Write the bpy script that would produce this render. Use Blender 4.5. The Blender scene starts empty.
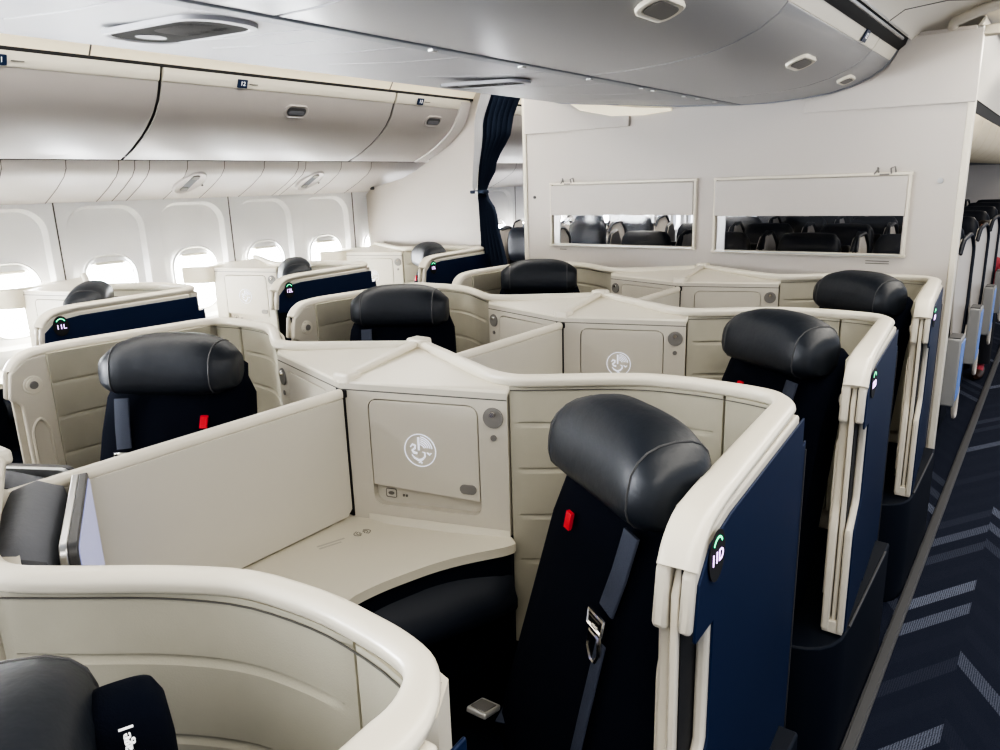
import bpy, bmesh, math, random
from mathutils import Vector, Matrix
random.seed(5)
PI = math.pi
SC = bpy.context.scene
COL = SC.collection

# ------------------------------------------------------------------ materials
def mat(name, col, rough=.5, metal=0., bump=0., bscale=60., emit=None, estr=0., var=0., vscale=8., coat=0., spec=None):
    m = bpy.data.materials.new(name); m.use_nodes = True
    nt = m.node_tree; b = nt.nodes['Principled BSDF']
    b.inputs['Base Color'].default_value = (*col, 1)
    b.inputs['Roughness'].default_value = rough
    b.inputs['Metallic'].default_value = metal
    if spec is not None: b.inputs['Specular IOR Level'].default_value = spec
    if coat: b.inputs['Coat Weight'].default_value = coat
    if emit: b.inputs['Emission Color'].default_value = (*emit, 1); b.inputs['Emission Strength'].default_value = estr
    tc = nt.nodes.new('ShaderNodeTexCoord')
    if var:
        n = nt.nodes.new('ShaderNodeTexNoise'); n.inputs['Scale'].default_value = vscale
        nt.links.new(tc.outputs['Object'], n.inputs['Vector'])
        r = nt.nodes.new('ShaderNodeValToRGB')
        r.color_ramp.elements[0].color = (*[c*(1-var) for c in col], 1)
        r.color_ramp.elements[1].color = (*[min(1, c*(1+var)) for c in col], 1)
        nt.links.new(n.outputs['Fac'], r.inputs['Fac']); nt.links.new(r.outputs['Color'], b.inputs['Base Color'])
    if bump:
        n = nt.nodes.new('ShaderNodeTexNoise'); n.inputs['Scale'].default_value = bscale; n.inputs['Detail'].default_value = 4
        nt.links.new(tc.outputs['Object'], n.inputs['Vector'])
        bp = nt.nodes.new('ShaderNodeBump'); bp.inputs['Strength'].default_value = bump; bp.inputs['Distance'].default_value = .01
        nt.links.new(n.outputs['Fac'], bp.inputs['Height']); nt.links.new(bp.outputs['Normal'], b.inputs['Normal'])
    return m

M = {}
M['cream'] = mat('cream_plastic', (.62, .575, .48), .38, var=.03, vscale=3)
M['rim'] = mat('rim_plastic', (.74, .69, .575), .3)
M['face'] = mat('console_plastic', (.56, .525, .445), .42, var=.02)
M['work'] = mat('worktop_plastic', (.60, .56, .46), .3)
M['pad'] = mat('padded_fabric', (.42, .395, .315), .85, bump=.10, bscale=420, var=.07, vscale=14)
M['divider'] = mat('divider_plastic', (.55, .52, .445), .42, var=.02)
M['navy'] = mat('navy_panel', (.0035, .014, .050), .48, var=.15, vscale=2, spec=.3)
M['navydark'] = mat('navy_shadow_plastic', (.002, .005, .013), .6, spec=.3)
M['seat'] = mat('seat_fabric', (.0035, .0055, .013), .95, bump=.2, bscale=500, spec=.15)
M['leather'] = mat('headrest_leather', (.011, .0145, .021), .45, bump=.32, bscale=16)
M['belt'] = mat('belt_webbing', (.045, .055, .085), .7, bump=.3, bscale=400)
M['steel'] = mat('polished_steel', (.72, .70, .66), .22, metal=1)
M['chrome'] = mat('brushed_chrome', (.55, .55, .54), .35, metal=1)
M['red'] = mat('red_accent', (.75, .01, .03), .6)
M['softsilver'] = mat('soft_silver_plastic', (.24, .24, .235), .4)
M['buckle'] = mat('satin_buckle_metal', (.62, .60, .55), .35, metal=.4)
M['gap'] = mat('black_gap', (.006, .006, .007), .7)
M['seam'] = mat('seam_grey', (.10, .095, .085), .7)
M['grey'] = mat('warm_grey_plastic', (.20, .19, .175), .5)
M['recess'] = mat('recess_shade_grey', (.07, .068, .064), .95, spec=.05)
M['darkgrey'] = mat('dark_grey_plastic', (.06, .06, .062), .45)
M['softgrey'] = mat('soft_grey_cover', (.13, .135, .15), .6, bump=.1, bscale=60)
M['screen'] = mat('monitor_glass', (.16, .17, .28), .12, emit=(.33, .35, .62), estr=.35)  # bluish glare on the glass is put into the colour and emission
M['logo'] = mat('emblem_white', (.80, .82, .92), .4, emit=(.85, .88, 1), estr=.25)
M['wall'] = mat('sidewall_plastic', (.80, .80, .80), .45, var=.01)
M['cove'] = mat('cove_plastic', (.60, .57, .55), .45)
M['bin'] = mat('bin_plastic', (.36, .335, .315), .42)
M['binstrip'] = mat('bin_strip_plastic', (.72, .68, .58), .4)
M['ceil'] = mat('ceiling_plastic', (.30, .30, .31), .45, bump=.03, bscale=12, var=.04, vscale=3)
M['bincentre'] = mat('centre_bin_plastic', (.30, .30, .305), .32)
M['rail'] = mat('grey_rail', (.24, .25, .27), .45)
M['aisleceil'] = mat('aisle_ceiling_plastic', (.78, .735, .64), .5)
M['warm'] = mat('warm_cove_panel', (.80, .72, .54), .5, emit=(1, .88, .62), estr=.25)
M['warmbin'] = mat('warm_bin_plastic', (.62, .53, .36), .45)
M['bulk'] = mat('bulkhead_laminate', (.55, .51, .465), .42, var=.01)
M['curtain'] = mat('curtain_cloth', (.010, .020, .045), .85, bump=.2, bscale=120)
M['lining'] = mat('curtain_lining', (.55, .55, .56), .8)
M['econ'] = mat('cabin_seat_leather', (.004, .007, .016), .45, bump=.1, bscale=40)
M['shell'] = mat('seat_shell_white', (.46, .42, .37), .4)
M['lightblue'] = mat('pale_blue_panel', (.16, .28, .65), .5)
M['label'] = mat('label_dark_blue', (.005, .02, .06), .4)
M['white'] = mat('print_white', (.9, .9, .9), .5, emit=(1, 1, 1), estr=.3)
M['violet'] = mat('violet_lit_print', (.8, .5, 1), .5, emit=(.80, .50, 1), estr=1.6)
M['green'] = mat('green_lit_arc', (.1, .8, .4), .5, emit=(.05, .8, .35), estr=1.2)
M['print'] = mat('grey_print', (.16, .15, .13), .6)
M['paleprint'] = mat('pale_grey_print', (.45, .42, .36), .6)
M['skin'] = mat('skin', (.5, .25, .18), .6)
M['pink'] = mat('pink_knit', (.45, .07, .09), .8, bump=.3, bscale=90)
M['trouser'] = mat('dark_trousers', (.012, .012, .016), .9)
M['brown'] = mat('brown_shoe_leather', (.05, .022, .012), .5)
M['hair'] = mat('dark_hair', (.02, .012, .008), .6)

# glass pane
g = bpy.data.materials.new('window_glass'); g.use_nodes = True; nt = g.node_tree
nt.nodes.remove(nt.nodes['Principled BSDF'])
tr = nt.nodes.new('ShaderNodeBsdfTransparent'); gl = nt.nodes.new('ShaderNodeBsdfGlossy'); gl.inputs['Roughness'].default_value = .05
mx = nt.nodes.new('ShaderNodeMixShader'); mx.inputs['Fac'].default_value = .02
nt.links.new(tr.outputs[0], mx.inputs[1]); nt.links.new(gl.outputs[0], mx.inputs[2])
nt.links.new(mx.outputs[0], nt.nodes['Material Output'].inputs['Surface']); M['glass'] = g

# window pane with the glow of the sky outside put in as emission
g2 = g.copy(); g2.name = 'emissive_window_pane'; nt = g2.node_tree
em = nt.nodes.new('ShaderNodeEmission'); em.inputs['Color'].default_value = (.95, .98, 1, 1); em.inputs['Strength'].default_value = 5.
ad = nt.nodes.new('ShaderNodeAddShader'); mxn = [n for n in nt.nodes if n.type == 'MIX_SHADER'][0]
nt.links.new(mxn.outputs[0], ad.inputs[0]); nt.links.new(em.outputs[0], ad.inputs[1]); nt.links.new(ad.outputs[0], nt.nodes['Material Output'].inputs['Surface']); M['glowpane'] = g2

# carpet
def carpet():
    m = bpy.data.materials.new('chevron_carpet'); m.use_nodes = True; nt = m.node_tree; N = nt.nodes; L = nt.links
    b = N['Principled BSDF']; b.inputs['Roughness'].default_value = .95
    tc = N.new('ShaderNodeTexCoord'); sp = N.new('ShaderNodeSeparateXYZ'); L.new(tc.outputs['Object'], sp.inputs[0])
    def mth(op, a, b_=None, c=None):
        n = N.new('ShaderNodeMath'); n.operation = op
        for i, v in enumerate((a, b_, c)):
            if v is None: continue
            if isinstance(v, (int, float)): n.inputs[i].default_value = v
            else: L.new(v, n.inputs[i])
        return n.outputs[0]
    X, Y = sp.outputs[0], sp.outputs[1]
    u = mth('DIVIDE', mth('ADD', X, 10.205), .235)
    iu = mth('FLOOR', u)
    par = mth('MULTIPLY', mth('SUBTRACT', mth('MODULO', iu, 2.), .5), 2.)       # -1 / +1 column
    fx = mth('MULTIPLY', mth('SUBTRACT', u, iu), .235)
    v = mth('ADD', Y, mth('MULTIPLY', mth('MULTIPLY', fx, par), 1.6))
    w = mth('DIVIDE', mth('ADD', v, 20.07), .205)
    iw = mth('FLOOR', w); fw = mth('SUBTRACT', w, iw)
    stripe = mth('LESS_THAN', fw, .46)
    comb = N.new('ShaderNodeCombineXYZ'); L.new(iu, comb.inputs[0]); L.new(iw, comb.inputs[1])
    wn = N.new('ShaderNodeTexWhiteNoise'); wn.noise_dimensions = '3D'; L.new(comb.outputs[0], wn.inputs['Vector'])
    amp = mth('MULTIPLY', stripe, mth('MULTIPLY_ADD', mth('POWER', wn.outputs[0], 6.), 1.1, .015))
    # fine woven dots
    vo = N.new('ShaderNodeTexVoronoi'); vo.inputs['Scale'].default_value = 150; vo.inputs['Randomness'].default_value = .15
    L.new(tc.outputs['Object'], vo.inputs['Vector'])
    dots = mth('LESS_THAN', vo.outputs['Distance'], .42)
    fac = mth('MULTIPLY', amp, mth('MULTIPLY_ADD', dots, .9, .12))
    mix = N.new('ShaderNodeMix'); mix.data_type = 'RGBA'
    mix.inputs['A'].default_value = (.002, .006, .023, 1); mix.inputs['B'].default_value = (.20, .22, .28, 1)
    L.new(fac, mix.inputs['Factor']); L.new(mix.outputs['Result'], b.inputs['Base Color'])
    ns = N.new('ShaderNodeTexNoise'); ns.inputs['Scale'].default_value = 350; L.new(tc.outputs['Object'], ns.inputs['Vector'])
    bp = N.new('ShaderNodeBump'); bp.inputs['Strength'].default_value = .5; bp.inputs['Distance'].default_value = .005
    L.new(ns.outputs['Fac'], bp.inputs['Height']); L.new(bp.outputs['Normal'], b.inputs['Normal'])
    return m
M['carpet'] = carpet()

# ------------------------------------------------------------------ mesh helpers
class MB:
    def __init__(s): s.v = []; s.f = []
    def add(s, vs, fs):
        n = len(s.v); s.v += [tuple(p) for p in vs]; s.f += [tuple(i+n for i in f) for f in fs]
    def prism(s, poly, vec):
        n = len(poly); vec = Vector(vec); a = [Vector(p) for p in poly]; b = [p+vec for p in a]
        s.add(a+b, [tuple(range(n)), tuple(range(2*n-1, n-1, -1))]+[(i, (i+1) % n, n+(i+1) % n, n+i) for i in range(n)])
    def box(s, c, d, R=None):
        x, y, z = [q/2 for q in d]; c = Vector(c)
        vs = [Vector((i*x, j*y, k*z)) for i in (-1, 1) for j in (-1, 1) for k in (-1, 1)]
        if R: vs = [R @ p for p in vs]
        s.add([p+c for p in vs], [(0, 1, 3, 2), (4, 6, 7, 5), (0, 4, 5, 1), (2, 3, 7, 6), (0, 2, 6, 4), (1, 5, 7, 3)])
    def loft(s, loops, closed=True, cap=True):
        n = len(loops[0]); vs = [p for l in loops for p in l]; fs = []
        for i in range(len(loops)-1):
            for j in range(n if closed else n-1):
                k = (j+1) % n; fs.append((i*n+j, i*n+k, (i+1)*n+k, (i+1)*n+j))
        if cap and closed:
            fs.append(tuple(range(n-1, -1, -1))); o = (len(loops)-1)*n; fs.append(tuple(range(o, o+n)))
        s.add(vs, fs)
    def sweep(s, path, prof, side0, widths=None, closed=False):
        path = [Vector(p) for p in path]; n = len(path); loops = []; side = Vector(side0).normalized(); tprev = None
        for i, p in enumerate(path):
            if closed: t = (path[(i+1) % n]-path[i-1]).normalized()
            else: t = (path[min(i+1, n-1)]-path[max(i-1, 0)]).normalized()
            if tprev is not None: side = tprev.rotation_difference(t) @ side
            side = (side-t*side.dot(t)).normalized(); up = side.cross(t).normalized(); tprev = t
            w = widths[i] if widths else 1
            loops.append([p+side*(a*w)+up*b for a, b in prof])
        if closed: loops.append(loops[0]); s.loft(loops, cap=False)
        else: s.loft(loops)
    def tube(s, path, r, seg=8, closed=False):
        t = (Vector(path[1])-Vector(path[0])).normalized()
        sd = t.cross(Vector((0, 0, 1)));
        if sd.length < .1: sd = Vector((1, 0, 0))
        s.sweep(path, [(r*math.cos(2*PI*i/seg), r*math.sin(2*PI*i/seg)) for i in range(seg)], sd, closed=closed)
    def ribbon(s, pts, w, o, ex, ey, th=.0015):      # flat printed line in the plane (o, ex, ey)
        o = Vector(o); ex = Vector(ex); ey = Vector(ey); nrm = ex.cross(ey).normalized(); n = len(pts); L = []
        ws = w if isinstance(w, (list, tuple)) else [w]*n
        for i in range(n):
            a = Vector(pts[max(i-1, 0)]); b = Vector(pts[min(i+1, n-1)]); t = (b-a).normalized(); q = Vector((-t.y, t.x))*ws[i]/2
            p = Vector(pts[i]); c = [p+q, p-q]
            l = [o+ex*k.x+ey*k.y for k in c]
            L.append([l[0], l[1], l[1]+nrm*th, l[0]+nrm*th])
        s.loft(L)
    def build(s, name, m, parent=None, smooth=35, bevel=0, seg=2, loc=None):
        me = bpy.data.meshes.new(name); me.from_pydata(s.v, [], s.f)
        bm = bmesh.new(); bm.from_mesh(me); bmesh.ops.remove_doubles(bm, verts=bm.verts, dist=1e-5)
        bmesh.ops.recalc_face_normals(bm, faces=bm.faces); bm.to_mesh(me); bm.free()
        me.materials.append(m)
        if smooth:
            me.polygons.foreach_set('use_smooth', [True]*len(me.polygons)); me.set_sharp_from_angle(angle=math.radians(smooth))
        o = bpy.data.objects.new(name, me); COL.objects.link(o)
        if parent: o.parent = parent
        if loc: o.location = loc
        if bevel:
            b = o.modifiers.new('edge', 'BEVEL'); b.width = bevel; b.segments = seg; b.limit_method = 'ANGLE'; b.angle_limit = math.radians(40)
        return o

def rrect(w, h, r, n=4):
    out = []
    for cx, cy, a0 in ((w/2-r, h/2-r, 0), (-w/2+r, h/2-r, 90), (-w/2+r, -h/2+r, 180), (w/2-r, -h/2+r, 270)):
        for i in range(n+1):
            a = math.radians(a0+90*i/n); out.append((cx+r*math.cos(a), cy+r*math.sin(a)))
    return out
def ellipse(a, b, n=24): return [(a*math.cos(2*PI*i/n), b*math.sin(2*PI*i/n)) for i in range(n)]
def plane(pts, o, ex, ey): o = Vector(o); ex = Vector(ex); ey = Vector(ey); return [o+ex*p[0]+ey*p[1] for p in pts]
def roundpath(pts, r, n=5):
    pts = [Vector(p) for p in pts]; out = [pts[0]]
    for i in range(1, len(pts)-1):
        p = pts[i]; a = pts[i-1]-p; b = pts[i+1]-p; d = min(r, a.length*.48, b.length*.48)
        A = p+a.normalized()*d; B = p+b.normalized()*d
        for k in range(n+1):
            t = k/n; out.append(A*(1-t)**2+p*2*t*(1-t)+B*t*t)
    return out+[pts[-1]]
def roundpoly(pts, r, n=4):
    pts = [Vector(p) for p in pts]; m = len(pts); out = []
    for i in range(m):
        p = pts[i]; a = pts[i-1]-p; b = pts[(i+1) % m]-p
        rr = r[i] if isinstance(r, (list, tuple)) else r
        if rr == 0: out.append(p); continue
        d = min(rr, a.length*.48, b.length*.48); A = p+a.normalized()*d; B = p+b.normalized()*d
        for k in range(n+1):
            t = k/n; out.append(A*(1-t)**2+p*2*t*(1-t)+B*t*t)
    return out

def tag(o, label=None, cat=None, group=None, kind=None):
    if label: o['label'] = label
    if cat: o['category'] = cat
    if group: o['group'] = group
    if kind: o['kind'] = kind
    return o
def empty(name, loc=(0, 0, 0), rz=0):
    o = bpy.data.objects.new(name, None); COL.objects.link(o); o.location = loc; o.rotation_euler.z = rz; o.empty_display_size = .1
    return o
def struct(o): o['kind'] = 'structure'; return o
def dup(root, loc, rz=None):
    r = root.copy(); COL.objects.link(r); r.location = loc
    if rz is not None: r.rotation_euler.z = rz
    for c in list(root.children):
        d = c.copy(); COL.objects.link(d); d.parent = r
        for e in list(c.children):
            f = e.copy(); COL.objects.link(f); f.parent = d
    return r
def text(s, size, o, ex, ey, m, parent, name, ext=.0006, align='CENTER'):
    cu = bpy.data.curves.new('t', 'FONT'); cu.body = s; cu.size = size; cu.extrude = ext; cu.align_x = align; cu.align_y = 'CENTER'
    t = bpy.data.objects.new('t', cu); COL.objects.link(t); bpy.context.view_layer.update()
    me = bpy.data.meshes.new_from_object(t); bpy.data.objects.remove(t)
    ex = Vector(ex).normalized(); ey = Vector(ey).normalized(); n = ex.cross(ey)
    R = Matrix((ex, ey, n)).transposed().to_4x4(); R.translation = Vector(o); me.transform(R)
    me.materials.clear(); me.materials.append(m)
    q = bpy.data.objects.new(name, me); COL.objects.link(q); q.parent = parent
    return q

# ------------------------------------------------------------------ layout numbers (metres; x right, y aft, z up)
PITCH = 1.091
OX_D, OX_G, OX_L = -.345, -2.615, -3.09
CX = -1.48
def row_y(k): return 1.546+PITCH*(k-11)-(.03 if k == 10 else 0)

# ------------------------------------------------------------------ suite shell (seat surround)
BACK = [(-.685, -.145), (-.60, -.09), (-.50, -.02), (-.40, .028), (-.275, .045), (-.17, .035), (-.10, .017)]
def skin_poly(front, zb, inset=0, va=0., nd=.085):
    f = front
    p = [(va, 1.165), (f+.16, 1.165), (f+.06, 1.155), (f+.012, 1.115), (f, 1.035), (f+.004, 1.028), (f+nd-.01, 1.022), (f+nd, 1.005),
         (f+nd, .80), (f+nd-.01, .785), (f+.004, .735), (f, .72), (f, zb), (va, zb)]
    return p
def make_shell(m):
    root = empty('suite_shell')
    P = lambda u, v, z: Vector((m*u, v, z))
    T_ = lambda u, v: -.052+(u+.092)*.652-.045*(v+.685)/.685      # aisle wall leans in towards the rear corner
    Q = lambda u, v, z: Vector((m*T_(u, v), v, z))
    # padded back panel with stitched grooves
    path = roundpath([(u, v, 0) for u, v in BACK], .05, 3)
    # resample
    S = [0]
    for a, b in zip(path, path[1:]): S.append(S[-1]+(b-a).length)
    def at(s):
        for i in range(len(path)-1):
            if s <= S[i+1] or i == len(path)-2:
                t = (s-S[i])/(S[i+1]-S[i]+1e-9); p = path[i].lerp(path[i+1], t); d = (path[i+1]-path[i]).normalized(); return p, Vector((d.y, -d.x, 0))
    def padded(name, s0, s1, grooves, z0=.46, z1=1.163, margin=.03):
        mb = MB(); n = 26; loops = []
        zs = [z0]
        for gz in grooves: zs += [gz-.016, gz-.012, gz-.006, gz-.001, gz+.002, gz+.004, gz+.008]
        zs += [z1-.01, z1]; zs = sorted(set(zs))
        for i in range(n+1):
            s = s0+(s1-s0)*i/n; p, nn = at(s)
            e = min(1, max(0, (min(s-s0, s1-s)-margin)/.02))
            l = []
            for z in zs:
                d = 0
                for gz in grooves:
                    q = z-gz
                    if -.0125 < q <= .0041: d -= e*(.0075 if q > -.002 and q < .003 else (.004 if q < -.002 and q > -.0065 else 0))
                if i in (0, n): d -= .004
                l.append(P(p.x+nn.x*d, p.y+nn.y*d, z))
            l += [P(p.x-nn.x*.025, p.y-nn.y*.025, z1), P(p.x-nn.x*.025, p.y-nn.y*.025, z0)]
            loops.append(l)
        mb.loft(loops); return mb.build(name, M['pad'], root, smooth=22)
    T = S[-1]
    padded('back_panel', .0, T-.125, (.70, .825, .95, 1.07))
    padded('corner_panel', T-.119, T, ())
    # outer back skin
    mb = MB(); lo = []
    for i in range(21):
        p, nn = at(T*i/20); lo.append([P(p.x-nn.x*.028, p.y-nn.y*.028, .12), P(p.x-nn.x*.028, p.y-nn.y*.028, 1.163), P(p.x-nn.x*.036, p.y-nn.y*.036, 1.163), P(p.x-nn.x*.036, p.y-nn.y*.036, .12)])
    lo.append([P(-.066, -.012, .12), P(-.066, -.012, 1.163), P(-.064, .004, 1.163), P(-.064, .004, .12)])
    mb.loft(lo); mb.build('back_skin', M['cream'], root)
    # rim
    pr = [P(-1.135, .03, 1.188), P(-.95, -.045, 1.182), P(-.76, -.125, 1.176), P(-.68, -.135, 1.175), P(-.60, -.085, 1.175), P(-.50, -.015, 1.175), P(-.40, .040, 1.175), P(-.275, .056, 1.175), P(-.16, .048, 1.175), P(-.105, .034, 1.175),
          P(-.068, -.02, 1.175), P(-.055, -.2, 1.175), P(-.031, -.53, 1.175), P(-.026, -.610, 1.167), P(-.023, -.647, 1.145), P(-.022, -.664, 1.118)]
    pr = roundpath(pr, .045, 5)
    wd = []
    for p in pr:
        u = p.x*m; v = p.y
        wd.append(1. if (u < -.1) else 1+.45*min(1, max(0, (.02-v)/.07))+.24*min(1, max(0, -v/.60)))
    prof = [(a*(1 if b < .002 else .90), b-.002) for a, b in rrect(.036, .030, .0125, 4)]
    mb = MB(); mb.sweep(pr, prof, (0, 1, 0), wd); mb.build('rim', M['rim'], root, smooth=60)
    # thin dark line under the rim on the inside
    mb = MB(); lo = []
    for i in range(21):
        p, nn = at(.002+(T-.004)*i/20); q = [(.001, 1.1535), (.0025, 1.1535), (.0025, 1.1555), (.001, 1.1555)]
        lo.append([P(p.x+nn.x*a, p.y+nn.y*a, z) for a, z in q])
    mb.loft(lo); mb.build('shadow_gap', M['seam'], root)
    # aisle side: inner skin, sliding door edge, outer skin, navy outer panel
    fr = -.685
    def xpoly(mb, poly, u0, u1): mb.prism([Q(u0, v, z) for v, z in poly], (m*(u1-u0)*.652, 0, 0))
    mb = MB(); xpoly(mb, skin_poly(fr, .43, va=-.035, nd=.03), -.092, -.059); mb.build('inner_skin', M['cream'], root, bevel=.006, seg=3)
    mb = MB(); xpoly(mb, [(-.02, 1.150), (fr+.12, 1.150), (fr+.04, 1.13), (fr+.012, 1.08), (fr+.012, .44), (-.02, .44)], -.055, -.036)
    xpoly(mb, [(fr+.003, .425), (fr+.05, .425), (fr+.05, .462), (fr+.003, .462)], -.088, -.006)
    d = mb.build('sliding_door', M['cream'], root, bevel=.003)
    mb = MB(); xpoly(mb, skin_poly(fr, .43, va=-.022), -.032, -.003); mb.build('outer_skin', M['cream'], root, bevel=.006, seg=3)
    ins = [(v+(.013 if v < -.3 else 0), z-(.016 if z > 1.02 else 0)) for v, z in skin_poly(fr, .12, va=.022)]
    ins = [(.052, 1.10), (.052, .12)] if False else ins
    poly = ins[:12]+[(fr+.013, .44), (.045, .12)] if False else [(.012, 1.149)]+ins[1:12]+[(fr+.013, .432), (fr+.35, .432), (fr+.36, .12), (.045, .12), (.045, 1.09), (.035, 1.085), (.014, 1.085)]
    mb = MB(); xpoly(mb, poly, -.004, .003); mb.build('outer_panel', M['navy'], root, bevel=.0015)
    mb = MB(); xpoly(mb, [(.0405, .14), (.045, .14), (.045, 1.07), (.0405, 1.07)], .003, .0065); mb.build('edge_strip', M['darkgrey'], root)
    mb = MB(); xpoly(mb, [(fr+.02, 1.12), (fr+.3, 1.14), (fr+.3, .45), (fr+.03, .45)], -.0358, -.0325); mb.build('door_track', M['gap'], root)
    # padded lining of the aisle wall
    mb = MB(); loops = []
    gr = (.70, .825, .95, 1.065)
    zs = sorted([.46, 1.15, 1.163]+[gz+d for gz in gr for d in (-.014, -.010, -.004, 0, .004, .008)])
    for i in range(15):
        v = -.565+(.555)*i/14; e = min(1, max(0, (min(v+.565, -.01-v)-.02)/.02)); l = []
        for z in zs:
            d = 0
            for gz in gr:
                if abs(z-gz) < .0101 and z > gz-.005 and z < gz+.005: d = .006*e*max(0, 1-abs(z-gz)/.006)
            l.append(Q(-.108, v, z)+Vector((m*d, 0, 0)))
        l += [Q(-.091, v, 1.163), Q(-.091, v, .46)]; loops.append(l)
    mb.loft(loops); mb.build('side_panel', M['pad'], root, smooth=22)
    # knob / adjustment dial and recessed grip on inner side
    mb = MB()
    for r0, x0, x1 in ((.030, -.092, -.097), (.022, -.095, -.101)): mb.loft([plane(ellipse(r0, r0), Q(x0, -.615, 1.07), (0, 1, 0), (0, 0, 1)), plane(ellipse(r0*.92, r0*.92), Q(x1, -.615, 1.07), (0, 1, 0), (0, 0, 1))])
    kb = mb.build('reading_dial', M['rim'], root)
    mb = MB(); mb.loft([plane(ellipse(.013, .013), Q(-.1025, -.615, 1.07), (0, 1, 0), (0, 0, 1)), plane(ellipse(.012, .012), Q(-.1075, -.615, 1.07), (0, 1, 0), (0, 0, 1))]); mb.build('dial_centre', M['grey'], kb)
    mb = MB(); pth = [Q(-.095, -0.645, .52), Q(-.095, -0.640, .93), Q(-.095, -0.615, .965), Q(-.095, -0.590, .93), Q(-.095, -0.585, .52)]
    mb.tube(roundpath(pth, .03, 4), .005, 6); mb.build('grip_moulding', M['cream'], root)
    # base
    mb = MB(); base = roundpoly([P(-.36, -.80, 0), P(.010, -.80, 0), P(.010, -.02, 0), P(-.36, -.02, 0)], [0, .16, .01, 0], 6)
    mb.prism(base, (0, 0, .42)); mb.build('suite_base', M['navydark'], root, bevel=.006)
    mb = MB(); mb.tube([P(.010, -.62, .422), P(.010, -.3, .422), P(.010, -.10, .422)], .0035, 6); mb.build('base_trim', M['darkgrey'], root)
    return root

# ------------------------------------------------------------------ side console
FA = Vector((-1.135, -.290)); FB = Vector((-.690, -.150))
def emblem(name, o, ex, ey, r, parent, mt):
    mb = MB(); A = lambda c, rr, a0, a1, n=14: [(c[0]+rr*math.cos(math.radians(a0+(a1-a0)*i/n)), c[1]+rr*math.sin(math.radians(a0+(a1-a0)*i/n))) for i in range(n+1)]
    mb.ribbon(A((0, 0), r, 0, 360, 36), r*.05, o, ex, ey)
    mb.ribbon([(-.08*r, .80*r), (-.08*r, .0)], [r*.14, r*.10], o, ex, ey)                   # wing edge
    for k, rr in enumerate((.80, .68, .56, .44, .32)): mb.ribbon(A((-.02*r, .05*r), rr*r, 8+3*k, 84, 10), r*.05, o, ex, ey)   # feathers
    mb.ribbon([(-.62*r, .18*r), (-.48*r, .34*r), (-.30*r, .28*r), (-.34*r, .1*r), (-.52*r, -.02*r), (-.42*r, -.16*r), (-.2*r, -.2*r)], [r*.06, r*.12, r*.1, r*.13, r*.09, r*.14, r*.13], o, ex, ey)  # head, neck
    mb.ribbon([(-.55*r, -.3*r), (-.38*r, -.5*r), (-.12*r, -.62*r), (.12*r, -.55*r), (.3*r, -.36*r), (.3*r, -.12*r), (.14*r, -.08*r)], [r*.04, r*.1, r*.13, r*.13, r*.1, r*.07, r*.04], o, ex, ey)  # tail
    mb.ribbon([(.42*r, -.1*r), (.6*r, -.22*r), (.72*r, -.12*r)], [r*.05, r*.12, r*.05], o, ex, ey)
    mb.ribbon([(-.1*r, -.78*r), (-.02*r, -.68*r), (.1*r, -.8*r)], r*.08, o, ex, ey)
    return mb.build(name, mt, parent)
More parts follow.
